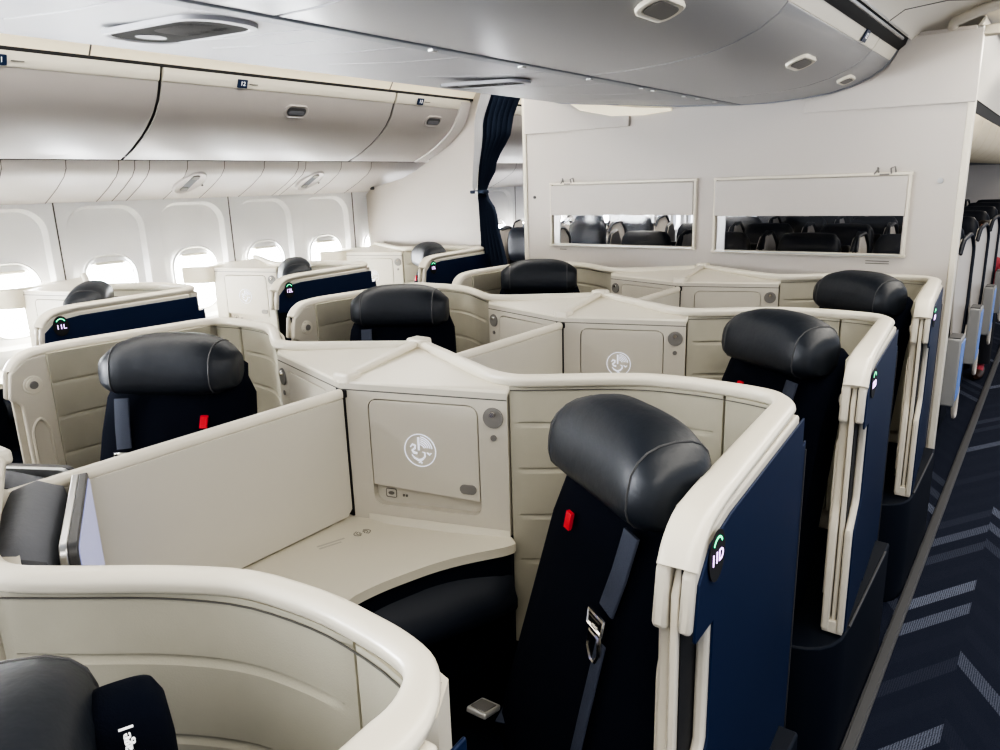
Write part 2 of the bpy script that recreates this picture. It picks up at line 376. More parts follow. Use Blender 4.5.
def make_console(m):
    root = empty('side_console')
    P = lambda u, v, z: Vector((m*u, v, z))
    d = (FB-FA); Lf = d.length; d = d/Lf; nn = Vector((d.y, -d.x))     # outward (towards the seat)
    ex = Vector((m*d.x, d.y, 0)); ez = Vector((0, 0, 1)); n3 = Vector((m*nn.x, nn.y, 0))
    F = lambda t, z, o=0.: Vector((m*(FA.x+d.x*t+nn.x*o), FA.y+d.y*t+nn.y*o, z))
    def slab(mb, pts, o0, o1): mb.prism([F(t, z, o0) for t, z in pts], n3*(o1-o0))
    # front face slab with a recess behind the locker
    def hole(outer, inner, o_in, name, mt):
        pass
    mb = MB()
    rx0, rx1, rz0, rz1 = .080, .390, .812, 1.110
    rec = [(t+(rx0+rx1)/2, z+(rz0+rz1)/2) for t, z in rrect(rx1-rx0, rz1-rz0, .028, 5)]
    cx_, cz_ = (rx0+rx1)/2, (rz0+rz1)/2
    T0, T1, Z0, Z1 = 0, Lf, .762, 1.146
    outer = []
    for t, z in rec:                                   # project onto the outer rectangle
        dx, dz = t-cx_, z-cz_; k = 1e9
        if dx > 1e-6: k = min(k, (T1-cx_)/dx)
        if dx < -1e-6: k = min(k, (T0-cx_)/dx)
        if dz > 1e-6: k = min(k, (Z1-cz_)/dz)
        if dz < -1e-6: k = min(k, (Z0-cz_)/dz)
        outer.append((cx_+dx*k, cz_+dz*k))
    for (ct, cz) in ((T0, Z0), (T1, Z0), (T0, Z1), (T1, Z1)):   # snap corners
        i = min(range(len(outer)), key=lambda i: (outer[i][0]-ct)**2+(outer[i][1]-cz)**2); outer[i] = (ct, cz)
    lip = [(cx_+(t-cx_)*1.0, cz_+(z-cz_)*1.0) for t, z in rec]
    mb.loft([[F(t, z, -.03) for t, z in outer], [F(t, z, 0) for t, z in outer], [F(t, z, 0) for t, z in rec], [F(t, z, -.022) for t, z in lip]], cap=True)
    mb.build('console_face', M['face'], root, smooth=30)
    # locker door
    dz0 = .864
    dp = roundpoly([(rx0+.003, rz1-.003, 0), (rx1-.003, rz1-.003, 0), (rx1-.003, dz0-.012, 0), (rx0+.003, dz0+.006, 0)], [.026, .026, .003, .003], 5)
    mb = MB(); mb.prism([F(p.x, p.y, -.015) for p in dp], n3*.016)
    dr = mb.build('locker_door', M['face'], root, bevel=.0015)
    emblem('emblem', F(.226, .979, .0015), ex*m, ez, .044, dr, M['logo']) if m > 0 else emblem('emblem', F(.226, .979, .0015), -ex, ez, .049, dr, M['logo'])
    mb = MB(); mb.prism([F(.356+p[0], .884+p[1], .0005) for p in rrect(.046, .026, .0128, 6)], n3*.003); mb.build('door_latch', M['grey'], dr)
    # recess fittings
    mb = MB(); mb.prism([F(.122+p[0], .840+p[1], -.0215) for p in rrect(.030, .024, .004, 3)], n3*.002); sk = mb.build('power_socket', M['face'], root, bevel=.0008)
    mb = MB(); mb.tube([F(.122+p[0], .840+p[1], -.0195) for p in rrect(.030, .024, .004, 3)], .0012, 5, closed=True)
    mb.prism([F(.122+p[0], .840+p[1], -.0195) for p in ellipse(.009, .005, 12)], n3*.0015); mb.build('socket_outline', M['print'], sk)
    mb = MB()
    for t in (.158, .167): mb.prism([F(t+p[0], .836+p[1], -.0215) for p in rrect(.006, .007, .002, 2)], n3*.0015)
    mb.build('headphone_jack', M['print'], root)
    # round reading light + button
    rx = .430
    mb = MB(); mb.loft([plane(ellipse(.027, .027), F(rx, 1.082, .0005), ex, ez), plane(ellipse(.026, .026), F(rx, 1.082, .0045), ex, ez)])
    rl = mb.build('reading_light', M['grey'], root)
    mb = MB(); mb.loft([plane(ellipse(.0085, .0085), F(rx, 1.093, .0045), ex, ez), plane(ellipse(.006, .006), F(rx, 1.093, .011), ex, ez)]); mb.build('lamp_lens', M['steel'], rl)
    mb = MB(); mb.prism(plane(ellipse(.008, .008, 16), F(rx, 1.030, .0005), ex, ez), n3*.003); mb.build('call_button', M['grey'], root)
    # console top (slopes up to the rim)
    a0 = P(FA.x, FA.y+.0, 1.152); b0 = P(FB.x, FB.y, 1.150)
    mb = MB()
    top = [a0, P(-.90, -.216, 1.152), b0, P(-.685, -.14, 1.168), P(-.95, -.05, 1.178), P(-1.135, .025, 1.188)]
    bot = [p-Vector((0, 0, .02)) for p in top]
    mb.add(top+bot, [(0, 1, 4, 5), (1, 2, 3, 4)]+[(6, 11, 10, 7), (7, 10, 9, 8)]+[(i, (i+1) % 6, 6+(i+1) % 6, 6+i) for i in range(6)])
    mb.build('console_top', M['rim'], root, smooth=20, bevel=.004)
    mb = MB(); mb.prism([F(t, z, .0) for t, z in ((0, 1.1285), (Lf, 1.1275), (Lf, 1.1305), (0, 1.1315))], n3*.0006); mb.build('top_seam', M['seam'], root)
    # body underneath, down to the floor
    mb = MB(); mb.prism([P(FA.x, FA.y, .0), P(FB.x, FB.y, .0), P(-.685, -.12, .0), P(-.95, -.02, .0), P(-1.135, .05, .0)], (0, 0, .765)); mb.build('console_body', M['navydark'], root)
    mb = MB(); mb.prism([P(FA.x, FA.y+.03, .765), P(FB.x-.02, FB.y+.03, .765), P(-.70, -.10, .765), P(-.95, -.02, .765), P(-1.135, .04, .765)], (0, 0, .365)); mb.build('console_back', M['cream'], root)
    # worktop with softly curved front edge
    wt = [(-.655, -.172), (-.685, -.150), (-.70, -.150), (FA.x, FA.y+.0), (FA.x, -1.0), (-.86, -1.0), (-.80, -.80), (-.795, -.66), (-.815, -.585), (-.805, -.50), (-.755, -.335), (-.665, -.200)]
    wp = roundpoly([P(u, v, 0) for u, v in wt], [.01, 0, 0, 0, 0, .0, .06, .06, .04, .05, .1, .02], 5)
    mb = MB(); lo = []
    c = sum(wp, Vector())/len(wp)
    for z, k in ((.742, .992), (.745, 1.), (.760, 1.), (.766, .996)): lo.append([Vector((c.x+(p.x-c.x)*k, c.y+(p.y-c.y)*k, z)) for p in wp])
    mb.loft(lo); mb.build('worktop', M['work'], root, smooth=25)
    # raised lip against the face
    mb = MB(); mb.loft([[F(t, .765, 0), F(t, .765, o), F(t, .771, o*.6), F(t, .781, .002), F(t, .781, 0)] for t, o in ((.06, .002), (.12, .02), (.30, .022), (.42, .010), (Lf, .004))])
    mb.build('worktop_upstand', M['work'], root, smooth=60)
    # wireless charging mark + faint printed lines
    o = P(-1.03, -.345, .7662); e1 = Vector((m*.35, -.94, 0)).normalized(); e1 = Vector((.30, .954, 0)); e2 = Vector((-.954, .30, 0)); mb = MB()
    for rr in (.006, .012, .018):
        for a0_ in (0, 180):
            mb.ribbon([(rr*1.25*math.cos(math.radians(a0_+a)), rr*.85*math.sin(math.radians(a0_+a))) for a in range(-66, 67, 12)], .0020, o, e1, e2, .0006)
    mb.build('charging_mark', M['print'], root)
    mb = MB()
    for k, (q, l) in enumerate(((.0, .075), (-.014, .06))): mb.ribbon([(-.125, q), (-.125+l, q)], .006, o, e1, e2, .0004)
    mb.build('printed_lines', M['paleprint'], root)
    # navy side below the worktop, with a moulded armrest ledge
    wb = [(u+(-.012), v) for u, v in wt]
    wp2 = roundpoly([P(u, v, 0) for u, v in wb], [.01, 0, 0, 0, 0, .0, .06, .06, .04, .05, .1, .02], 5)
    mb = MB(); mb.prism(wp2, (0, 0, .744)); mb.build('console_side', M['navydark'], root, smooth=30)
    mb = MB(); lo = []
    for v, u0, w in ((-.165, -.675, .0), (-.19, -.675, .05), (-.26, -.70, .075), (-.40, -.76, .085), (-.50, -.795, .075), (-.57, -.815, .035)):
        lo.append([P(u0-.03, v, .70), P(u0+w*.25, v, .675), P(u0+w*.5, v-.0, .645), P(u0+w*.62, v, .625), P(u0+w*.62, v, .60), P(u0+w*.45, v, .585), P(u0-.03, v, .56)])
    mb.loft(lo); mb.build('armrest_ledge', mat('armrest_moulding', (.006, .010, .020), .6) if 'arm' not in M else M['arm'], root, smooth=50)
    return root

def make_monitor(m):
    """seat monitor stowed flat against the back of the console in front; local to that console's suite"""
    root = empty('seat_monitor')
    P = lambda u, v, z: Vector((m*u, v, z))
    A = Vector((-1.118, .158)); B = Vector((-.80, -.006)); d = (B-A).normalized(); nn = Vector((-d.y, d.x)) # aft
    Q = lambda t, o, z: P(A.x+d.x*t+nn.x*o, A.y+d.y*t+nn.y*o, z)
    L = (B-A).length
    # soft grey housing between console and screen
    mb = MB(); lo = []
    for i in range(17):
        t = .02+(L-.02)*i/16; e = 1-abs(i/8-1)**6*.35
        lo.append([Q(t, -.115, .70), Q(t, -.115, 1.09), Q(t, -.105, 1.09+.045*e), Q(t, -.065, 1.09+.058*e), Q(t, -.028, 1.09+.035*e), Q(t, -.018, 1.06), Q(t, -.018, .70)])
    mb.loft(lo); mb.build('housing', M['softgrey'], root, smooth=60)
    mb = MB(); mb.prism([Q(t+L/2, -.012, z+.945) for t, z in rrect(L, .37, .02, 4)], (m*nn.x*.012, nn.y*.012, 0)); mb.build('bezel_back', M['chrome'], root, bevel=.002)
    mb = MB(); mb.prism([Q(t+L/2, .0, z+.945) for t, z in rrect(L, .37, .02, 4)], (m*nn.x*.014, nn.y*.014, 0)); mb.build('bezel', M['darkgrey'], root, bevel=.002)
    mb = MB(); mb.prism([Q(t+L/2, .0135, z+.945) for t, z in rrect(L-.02, .35, .015, 4)], (m*nn.x*.002, nn.y*.002, 0)); mb.build('screen', M['screen'], root)
    return root

def make_divider():
    """panel between the two seats of a pair; x=0 is the centre line, y=0 its console end"""
    root = empty('privacy_divider')
    mb = MB(); mb.prism([(-.012, y, z) for y, z in roundpath2([(0, 1.105), (0, .79), (-.02, .772), (-.95, .772), (-.95, 1.105)])], (.024, 0, 0)); mb.build('divider_panel', M['divider'], root, bevel=.002)
    mb = MB(); mb.sweep([(0, .0, 1.116), (0, -.95, 1.116)], rrect(.028, .026, .010, 4), (1, 0, 0)); mb.build('top_cap', M['rim'], root, smooth=60)
    mb = MB(); mb.box((0, .004, .95), (.03, .008, .36)); mb.build('end_seal', M['gap'], root)
    mb = MB(); mb.sweep([(0, .008, 1.156), (0, .15, 1.176), (0, .325, 1.200)], [(a, b) for a, b in rrect(.032, .018, .007, 3)], (1, 0, 0)); mb.build('guide_rail', M['rim'], root, smooth=60)
    mb = MB(); mb.box((0, .03, 1.156), (.062, .05, .030)); mb.build('rail_end_block', M['rim'], root, bevel=.008, seg=3)
    mb = MB(); mb.box((0, .315, 1.198), (.062, .05, .028)); mb.build('rail_end_block', M['rim'], root, bevel=.008, seg=3)
    mb = MB(); mb.box((.014, .006, 1.118), (.012, .014, .02)); mb.build('catch', M['gap'], root, bevel=.002)
    return root
def roundpath2(p): return p

# ------------------------------------------------------------------ business seat (faces -y locally)
def make_seat(m, special=False):
    root = empty('business_seat')
    yf = lambda z: .22+.24*(z-.42)
    hw = lambda z: .275-.06*max(0, (z-.5))/.62
    mb = MB(); lo = []
    for z in (.44, .50, .60, .72, .84, .96, 1.06, 1.11, 1.145, 1.16):
        w = hw(z)*(1 if z < 1.1 else (.93 if z < 1.15 else .8)); y = yf(z)+max(0, z-.98)*.16; t = .12 if z < 1.1 else .10; l = []
        n = 9
        for i in range(n): x = -w+2*w*i/(n-1); bul = -.022*(1-(x/w)**2)+.03*(abs(x/w)**6); l.append((x, y+bul, z))
        for i in range(n): x = w-2*w*i/(n-1); l.append((x*.97, y+t-.02*abs(x/w)**4, z))
        lo.append(l)
    mb.loft(lo); mb.build('backrest', M['seat'], root, smooth=60)
    # cushion
    mb = MB(); lo = []
    for y, zt in ((-.30, .44), (-.285, .475), (-.2, .495), (0, .49), (.15, .475), (.27, .47)):
        w = .262; lo.append([(x*w, y, .30 if False else .33) for x in (-1, 1)]+[(w, y, zt-.03), (w*.95, y, zt-.006), (w*.5, y, zt+.006), (0, y, zt+.002), (-w*.5, y, zt+.006), (-w*.95, y, zt-.006), (-w, y, zt-.03)])
    mb.loft(lo); mb.build('seat_cushion', M['seat'], root, smooth=60)
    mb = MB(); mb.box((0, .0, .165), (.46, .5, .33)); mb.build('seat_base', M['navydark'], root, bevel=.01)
    # headrest
    W = .40; hc = Vector((0, yf(1.14)+.030, 1.154)); mb = MB(); lo = []; n = 24
    for i in range(n+1):
        s = -1+2*i/n; x = s*W/2; k = max(.0, 1-abs(s)**7)**.38 if abs(s) < 1 else 0; k = max(k, .62)
        zt = .083*(1-.10*abs(s)**2.2); x2 = x
        if i in (0, n): k *= .9
        l = []
        for j in range(20):
            a = 2*PI*j/20; ca, sa = math.cos(a), math.sin(a)
            yy = math.copysign(abs(ca)**.8, ca)*.082; zz = math.copysign(abs(sa)**.75, sa)*zt
            if sa < 0: yy -= .018*abs(sa); zz *= .90
            else: zz *= 1.18*(1-.42*abs(s)**3.2); yy += .012*sa
            l.append((x2, hc.y+yy*k+.02*0-.012*s*s, hc.z+zz*(.5+.5*k)))
        lo.append(l)
    mb.loft(lo); hd = mb.build('headrest', M['leather'], root, smooth=60)
    for s in (-1, 1):
        mb = MB(); q = lo[21 if s > 0 else 3]; mb.tube([Vector(p) for p in q], .0022, 5, closed=True); mb.build('piping', M['darkgrey'], hd)
    # red accent tag on the front of the backrest
    sx = -.075 if m > 0 else .115
    mb = MB(); z = 1.015; y = yf(z)-.0225
    mb.prism([(sx-.013, y+.003, z-.022), (sx+.009, y+.003, z-.022), (sx+.015, y+.007, z+.014), (sx-.007, y+.007, z+.014)], (0, -.007, 0)); mb.build('accent_tag', M['red'], root)
    # shoulder belt on aisle side
    bx = .135*m
    def yb(x, z): w = hw(z); return yf(z)-.022*(1-(x/w)**2)+.03*abs(x/w)**6
    bt = empty('seat_belt'); bt.parent = root
    bpath = [(bx, yb(bx, 1.075)-.008, 1.075), (bx-.004*m, yb(bx, 1.0)-.010, 1.0), (bx-.012*m, yb(bx, .93)-.012, .935)]
    mb = MB(); mb.sweep(bpath, rrect(.046, .007, .003, 2), (1, 0, 0)); mb.build('webbing', M['belt'], bt, smooth=40)
    zc = .915; xc = bx-.016*m; yc = yb(xc, zc)-.022
    mb = MB()
    mb.tube([(xc-.026, yc, zc+.012), (xc+.026, yc, zc+.012), (xc+.024, yc-.004, zc-.012), (xc-.024, yc-.004, zc-.012)], .0042, 6, closed=True)
    mb.box((xc, yc, zc), (.036, .010, .012))
    tz = zc-.052
    mb.tube([(xc-.016, yc-.004, tz+.030), (xc+.016, yc-.004, tz+.030), (xc+.019, yc-.006, tz), (xc+.006, yc-.006, tz-.022), (xc-.010, yc-.006, tz-.022), (xc-.020, yc-.006, tz)], .0048, 6, closed=True)
    mb.box((xc, yc-.003, tz+.034), (.018, .008, .022))
    mb.build('belt_clasp', M['steel'], bt, smooth=50)
    xl = xc+.012*m
    mb = MB(); mb.sweep([(xl, yb(xl, .86)-.008, .88), (xl-.004*m, yb(xl, .75)-.01, .75), (xl-.0*m, yb(xl, .6)-.012, .6), (xl+.03*m, yb(xl, .52)-.02, .50)], rrect(.030, .005, .002, 2), (1, 0, 0)); mb.build('webbing', M['belt'], bt, smooth=40)
    # lap buckle lying on the cushion
    bk = empty('lap_buckle'); bk.parent = root
    R = Matrix.Rotation(math.radians(35*m), 3, 'Z') @ Matrix.Rotation(math.radians(-14), 3, 'X')
    px, py = -.22*m, .20
    mb = MB(); mb.box((px, py, .524), (.052, .062, .014), R); mb.build('buckle_body', M['buckle'], bk, bevel=.004)
    mb = MB(); mb.box((px, py, .5315), (.040, .044, .004), R); mb.build('buckle_plate', M['grey'], bk, bevel=.002)
    mb = MB(); mb.sweep([(px+.015*m, py+.03, .510), (px+.05*m, py+.07, .512), (px+.07*m, py+.12, .47)], rrect(.045, .004, .0015, 2), (1, 0, 0)); mb.build('buckle_strap', M['belt'], bk)
    return root

# ------------------------------------------------------------------ place the suites
shellD, shellG = make_shell(1), make_shell(-1)
conD, conG = make_console(1), make_console(-1)
monD, monG = make_monitor(1), make_monitor(-1)
seatD, seatG = make_seat(1), make_seat(-1)
div0 = make_divider()
used = set()
def place(src, loc, rz=None):
    if src.name in used: return dup(src, loc, rz)
    used.add(src.name); src.location = loc
    if rz is not None: src.rotation_euler.z = rz
    return src
def seat_sign(parent, txt, m):
    e = empty('seat_number_sign'); e.parent = parent
    o = Vector((m*.0075, -.598, 1.118)); ex = Vector((0, m*1., 0)); ez = Vector((0, 0, 1))
    mb = MB(); mb.prism(plane(ellipse(.030, .040, 28), o, ex, ez), (m*.0016, 0, 0)); mb.build('sign_disc', M['gap'], e)
    if txt:
        text(txt, .026, o+Vector((m*.0022, 0, -.003)), ex, ez, M['violet'], e, 'sign_number', .0004)
        mb = MB(); mb.ribbon([(.019*math.cos(math.radians(a)), .005+.024*math.sin(math.radians(a))) for a in range(35, 146, 10)], .0035, o+Vector((m*.0018, 0, 0)), ex, ez, .0006); mb.build('sign_arc', M['green'], e)
side_words = {1: 'on the near aisle side', -1: 'on the far aisle side'}
pos_word = {10: 'nearest to the camera', 11: 'beside the 11D sign', 12: 'one row behind the 11D seat', 13: 'directly in front of the white bulkhead'}
rowword = {10: 'in the cut-off front row', 11: 'in the 11D row', 12: 'in the 12D row', 13: 'in the last row'}
for k in (10, 11, 12, 13):
    y = row_y(k)
    for m, src, con, mon, st, ox in ((1, shellD, conD, monD, seatD, OX_D), (-1, shellG, conG, monG, seatG, OX_G)):
        if k == 10 and m == -1:
            pass
        s = place(src, (ox, y, 0))
        tag(s, 'cream suite shell with navy aisle panel %s, right of the divider' % rowword[k] if m > 0 else 'cream padded suite shell %s, left of the divider' % rowword[k], 'seat shell', 'centre suite shells')
        c = place(con, (ox, y, 0))
        tag(c, ('cream emblem console with worktop %s, right of the divider' if m > 0 else 'cream side console and worktop %s, left of the divider') % rowword[k], 'console', 'centre side consoles')
        if True:
            q = place(mon, (ox, y, 0))
            tag(q, ('grey-framed seat monitor stowed behind the %s console, right of the divider' if m > 0 else 'grey-framed seat monitor stowed behind the %s console, left of the divider') % {10: 'front row', 11: 'second row', 12: 'third row', 13: 'last row'}[k], 'monitor', 'stowed seat monitors')
        sx = -.865 if m > 0 else -2.00; th = -33 if m > 0 else 30; sy = y-1.546+(.795 if m > 0 else .76)
        if k == 10 and m == 1: sx, sy = -.835, -.24
        if k == 11: sx += .05 if m > 0 else .175; sy -= 0 if m > 0 else .01
        if k == 12 and m < 0: sx += .03
        t = place(st, (sx, sy, 0), math.radians(th))
        tag(t, {1: {10: 'dark leather-topped business seat at bottom left, cut off by the frame', 11: 'large dark business seat with red tag beside the 11D sign', 12: 'dark business seat with red tag directly behind the 11D suite', 13: 'dark business seat at the right end before the bulkhead window'},
                -1: {10: 'dark business seat left of the front row divider', 11: 'navy business seat in the left suite beside the big cream divider', 12: 'navy business seat of the left column, middle of three', 13: 'farthest navy business seat of the left column near the curtain'}}[m][k], 'seat', 'centre business seats')
        if m > 0: seat_sign(s, {10: None}.get(k, '%dD' % k), 1) if k > 10 else None
        if k == 10 and m > 0: seat10 = t
    dv = place(div0, (CX, y-.290, 0))
    tag(dv, 'cream privacy divider panel %s, between the two centre seats' % rowword[k], 'divider', 'centre privacy dividers')
for k in (10, 11, 12, 13):
    y = row_y(k)+.31
    s = dup(shellD, (OX_L, y, .04)); tag(s, 'window-side suite shell with navy aisle panel %s' % {10: 'ahead of 11L, mostly out of frame', 11: 'marked 11L', 12: 'marked 12L', 13: 'next to the curtain, marked 13L'}[k], 'seat shell', 'window suite shells')
    for c in list(s.children):
        if c.name.startswith('seat_number_sign'):
            for e in list(c.children): bpy.data.objects.remove(e)
            bpy.data.objects.remove(c)
    seat_sign(s, '%dL' % k, 1)
    c = dup(conD, (OX_L, y, .04)); tag(c, 'white window-side console with emblem locker %s' % {10: 'at the left frame edge', 11: 'behind the 11L panel', 12: 'bright between the 11L and 12L panels', 13: 'in front of the white side partition'}[k], 'console', 'window side consoles')
    t = dup(seatD, (OX_L-.465, y-.716, .04), math.radians(-33)); tag(t, 'grey-lit window seat %s' % {10: 'ahead of the 11L suite', 11: 'behind the 11L navy panel', 12: 'behind the 12L navy panel', 13: 'behind the 13L panel beside the curtain'}[k], 'seat', 'window business seats')
    # window ledge console top reaching the sidewall
    mb = MB(); x0 = OX_L-1.135
    mb.prism(roundpoly([(-4.36, y-.45, 1.10), (x0+.01, y-.33, 1.10), (x0+.01, y+.03, 1.10), (-4.36, y+.16, 1.10)], [.05, .04, .03, 0], 4), (0, 0, .105))
    o = mb.build('window_ledge', M['rim'], None, bevel=.012, seg=3)
    tag(o, 'rounded cream ledge top between sidewall and window console %s' % {10: 'at the left frame edge', 11: 'of the 11L suite', 12: 'of the 12L suite', 13: 'of the 13L suite'}[k], 'ledge', 'window ledges')
# front-row seat extra: tall fabric shoulder flap with printed words
def tofront():
    root = seat10
    mb = MB(); lo = []
    for z, w, t in ((.70, .040, .05), (1.0, .040, .05), (1.10, .040, .048), (1.135, .037, .043), (1.152, .030, .032), (1.158, .018, .02), (1.160, .004, .005)):
        lo.append([(-.105+a*.984-b*.174, .521+a*.174+b*.984, z+.045) for a, b in [(math.copysign(abs(math.cos(q))**.6, math.cos(q))*t*.8, math.copysign(abs(math.sin(q))**.6, math.sin(q))*w) for q in [2*PI*i/40 for i in range(40)]]])
    mb.loft(lo); fl = mb.build('shoulder_bolster', M['seat'], root, smooth=60); fl['label'] = 'black fabric bolster printed with white words'
    return fl
flap = tofront()

# ------------------------------------------------------------------ floor, track
mb = MB(); mb.prism([(-4.5, -1.6, -.05), (1.6, -1.6, -.05), (1.6, 14, -.05), (-4.5, 14, -.05)], (0, 0, .05)); struct(mb.build('floor', M['carpet'], None, smooth=0))
mb = MB(); mb.box((-.312, 6.2, .004), (.040, 15, .010)); mb.box((-.312, 6.2, .010), (.028, 15, .006))
o = mb.build('seat_track', M['darkgrey'], None, bevel=.002); tag(o, 'long grey seat track cover strip running down the aisle carpet', 'floor strip')

# ------------------------------------------------------------------ left sidewall
XW = -4.35
wall = MB(); cellw = .533; y_first = 1.841-2*cellw*2
NY = 24
for i in range(NY):
    y0 = y_first+i*cellw; yc = y0+cellw/2
    rec = [(yc+a, 1.235+b) for a, b in rrect(.44, .72, .13, 7)]
    opn = [(yc+a, 1.125+b) for a, b in rrect(.27, .36, .11, 7)]
    cz_ = 1.235; Z0, Z1, T0, T1 = .0, 1.625, y0, y0+cellw
    outer = []
    for t, z in rec:
        dx, dz = t-yc, z-cz_; kk = 1e9
        if dx > 1e-6: kk = min(kk, (T1-yc)/dx)
        if dx < -1e-6: kk = min(kk, (T0-yc)/dx)
        if dz > 1e-6: kk = min(kk, (Z1-cz_)/dz)
        if dz < -1e-6: kk = min(kk, (Z0-cz_)/dz)
        outer.append((yc+dx*kk, cz_+dz*kk))
    for (ct, cz) in ((T0, Z0), (T1, Z0), (T0, Z1), (T1, Z1)):
        j = min(range(len(outer)), key=lambda j: (outer[j][0]-ct)**2+(outer[j][1]-cz)**2); outer[j] = (ct, cz)
    mid = [(yc+(t-yc)*.93, cz_+(z-cz_)*.955) for t, z in rec]
    wall.loft([[Vector((XW, t, z)) for t, z in outer], [Vector((XW, t, z)) for t, z in rec], [Vector((XW-.040, t, z)) for t, z in mid],
               [Vector((XW-.048, t, z)) for t, z in opn], [Vector((XW-.11, t, z)) for t, z in opn]], cap=False)
    if y0+cellw > .7 and y0 < 4.05 or 4.6 < y0 < 7.0:
        w = empty('window_%d' % (i+1), (XW, yc, 1.125)); w['kind'] = 'structure'
        mb = MB(); fr = rrect(.300, .39, .125, 7)
        mb.tube([Vector((-.030, a, b)) for a, b in fr], .008, 6, closed=True); mb.build('window_frame', M['wall'], w, smooth=60)
        mb = MB(); mb.prism([(-.085, a, b) for a, b in rrect(.28, .37, .11, 7)], (.004, 0, 0)); mb.build('pane', M['glowpane'], w)
        mb = MB(); mb.box((-.050, 0, .172), (.006, .262, .06)); mb.build('window_shade', M['wall'], w)
        mb = MB(); mb.box((-.036, .0, .146), (.030, .17, .016)); mb.build('shade_handle', M['binstrip'], w, bevel=.006, seg=3)
struct(wall.build('wall_left', M['wall'], None, smooth=40))
mb = MB()
for i in range(0, NY+1, 2):
    y0 = y_first+i*cellw
    mb.box((XW+.001, y0, .81), (.006, .006, 1.62))
struct(mb.build('trim_1', M['seam'], None))
# cove panels (curved) above the sidewall, with seams
COVE = [(-4.356, 1.615), (-4.323, 1.628), (-4.25, 1.660), (-4.184, 1.690), (-4.084, 1.745), (-4.045, 1.785), (-4.036, 1.825), (-3.74, 1.828)]
def extr(profile, y0, y1, th=(0, .02)):
    mb = MB(); mb.loft([[Vector((x, y, z)) for x, z in profile]+[Vector((x+th[0], y, z+th[1])) for x, z in reversed(profile)] for y in (y0, y1)]); return mb
o = extr(COVE, -1.5, 14, (-.01, .03)).build('trim_2', M['cove'], None, smooth=50); struct(o)
def cove_seam(y, w=.004):
    mb = MB(); mb.loft([[Vector((x, yy, z-.0015)) for x, z in COVE]+[Vector((x, yy, z+.01)) for x, z in reversed(COVE)] for yy in (y-w/2, y+w/2)]); return mb
mb = MB()
for y in (1.514, 1.805, 2.071, 2.158, 2.241, 2.466, 2.704, 2.986, 3.249, 3.31, 3.617, .9, 1.2, 3.9, 4.5, 5.1, 5.7):
    q = cove_seam(y); mb.add(q.v, q.f)
struct(mb.build('trim_3', M['seam'], None, smooth=0))
# reading light units in the cove
def cove_at(t): return Vector((-4.150, 0, 1.712)), Vector((.83, 0, .56)).normalized()
for n_, yy in enumerate((2.53, 3.42)):
    c, tv = cove_at(.55); nrm = Vector((-tv.z, 0, tv.x))*-1
    e = empty('reading_light_unit', (c.x, yy, c.z)); tag(e, 'oval passenger light and air unit in the cove above the %s' % ('11L console' if n_ == 0 else '12L panel'), 'light unit', 'cove light units')
    o3 = nrm*.002; ey3 = Vector((0, 1, 0))
    mb = MB(); lo = []
    for s_, h in ((1, -.03), (1, .006), (.93, .014), (.88, .014), (.84, .008)): lo.append([o3+nrm*h+tv*(a*s_)+ey3*(b*s_+a*.25) for a, b in ellipse(.105, .085, 28)])
    mb.loft(lo); mb.build('unit_body', M['cove'], e, smooth=60)
    for q in (-.055, .055):
        mb = MB(); mb.prism([o3+nrm*.006+tv*(q+a)+ey3*(b+q*.25) for a, b in rrect(.034, .046, .010, 3)], nrm*.008); mb.build('lamp', M['grey'], e, bevel=.003)
    mb = MB(); mb.prism([o3+nrm*.0075+tv*(a)+ey3*(b+a*.25) for a, b in rrect(.15, .05, .02, 4)], nrm*.002); mb.build('slot', M['softgrey'], e)
    mb = MB(); mb.prism([o3+nrm*.0+tv*(a-.03)+ey3*(b+.095) for a, b in ellipse(.006, .006, 10)], nrm*.006); mb.build('indicator', M['gap'], e)

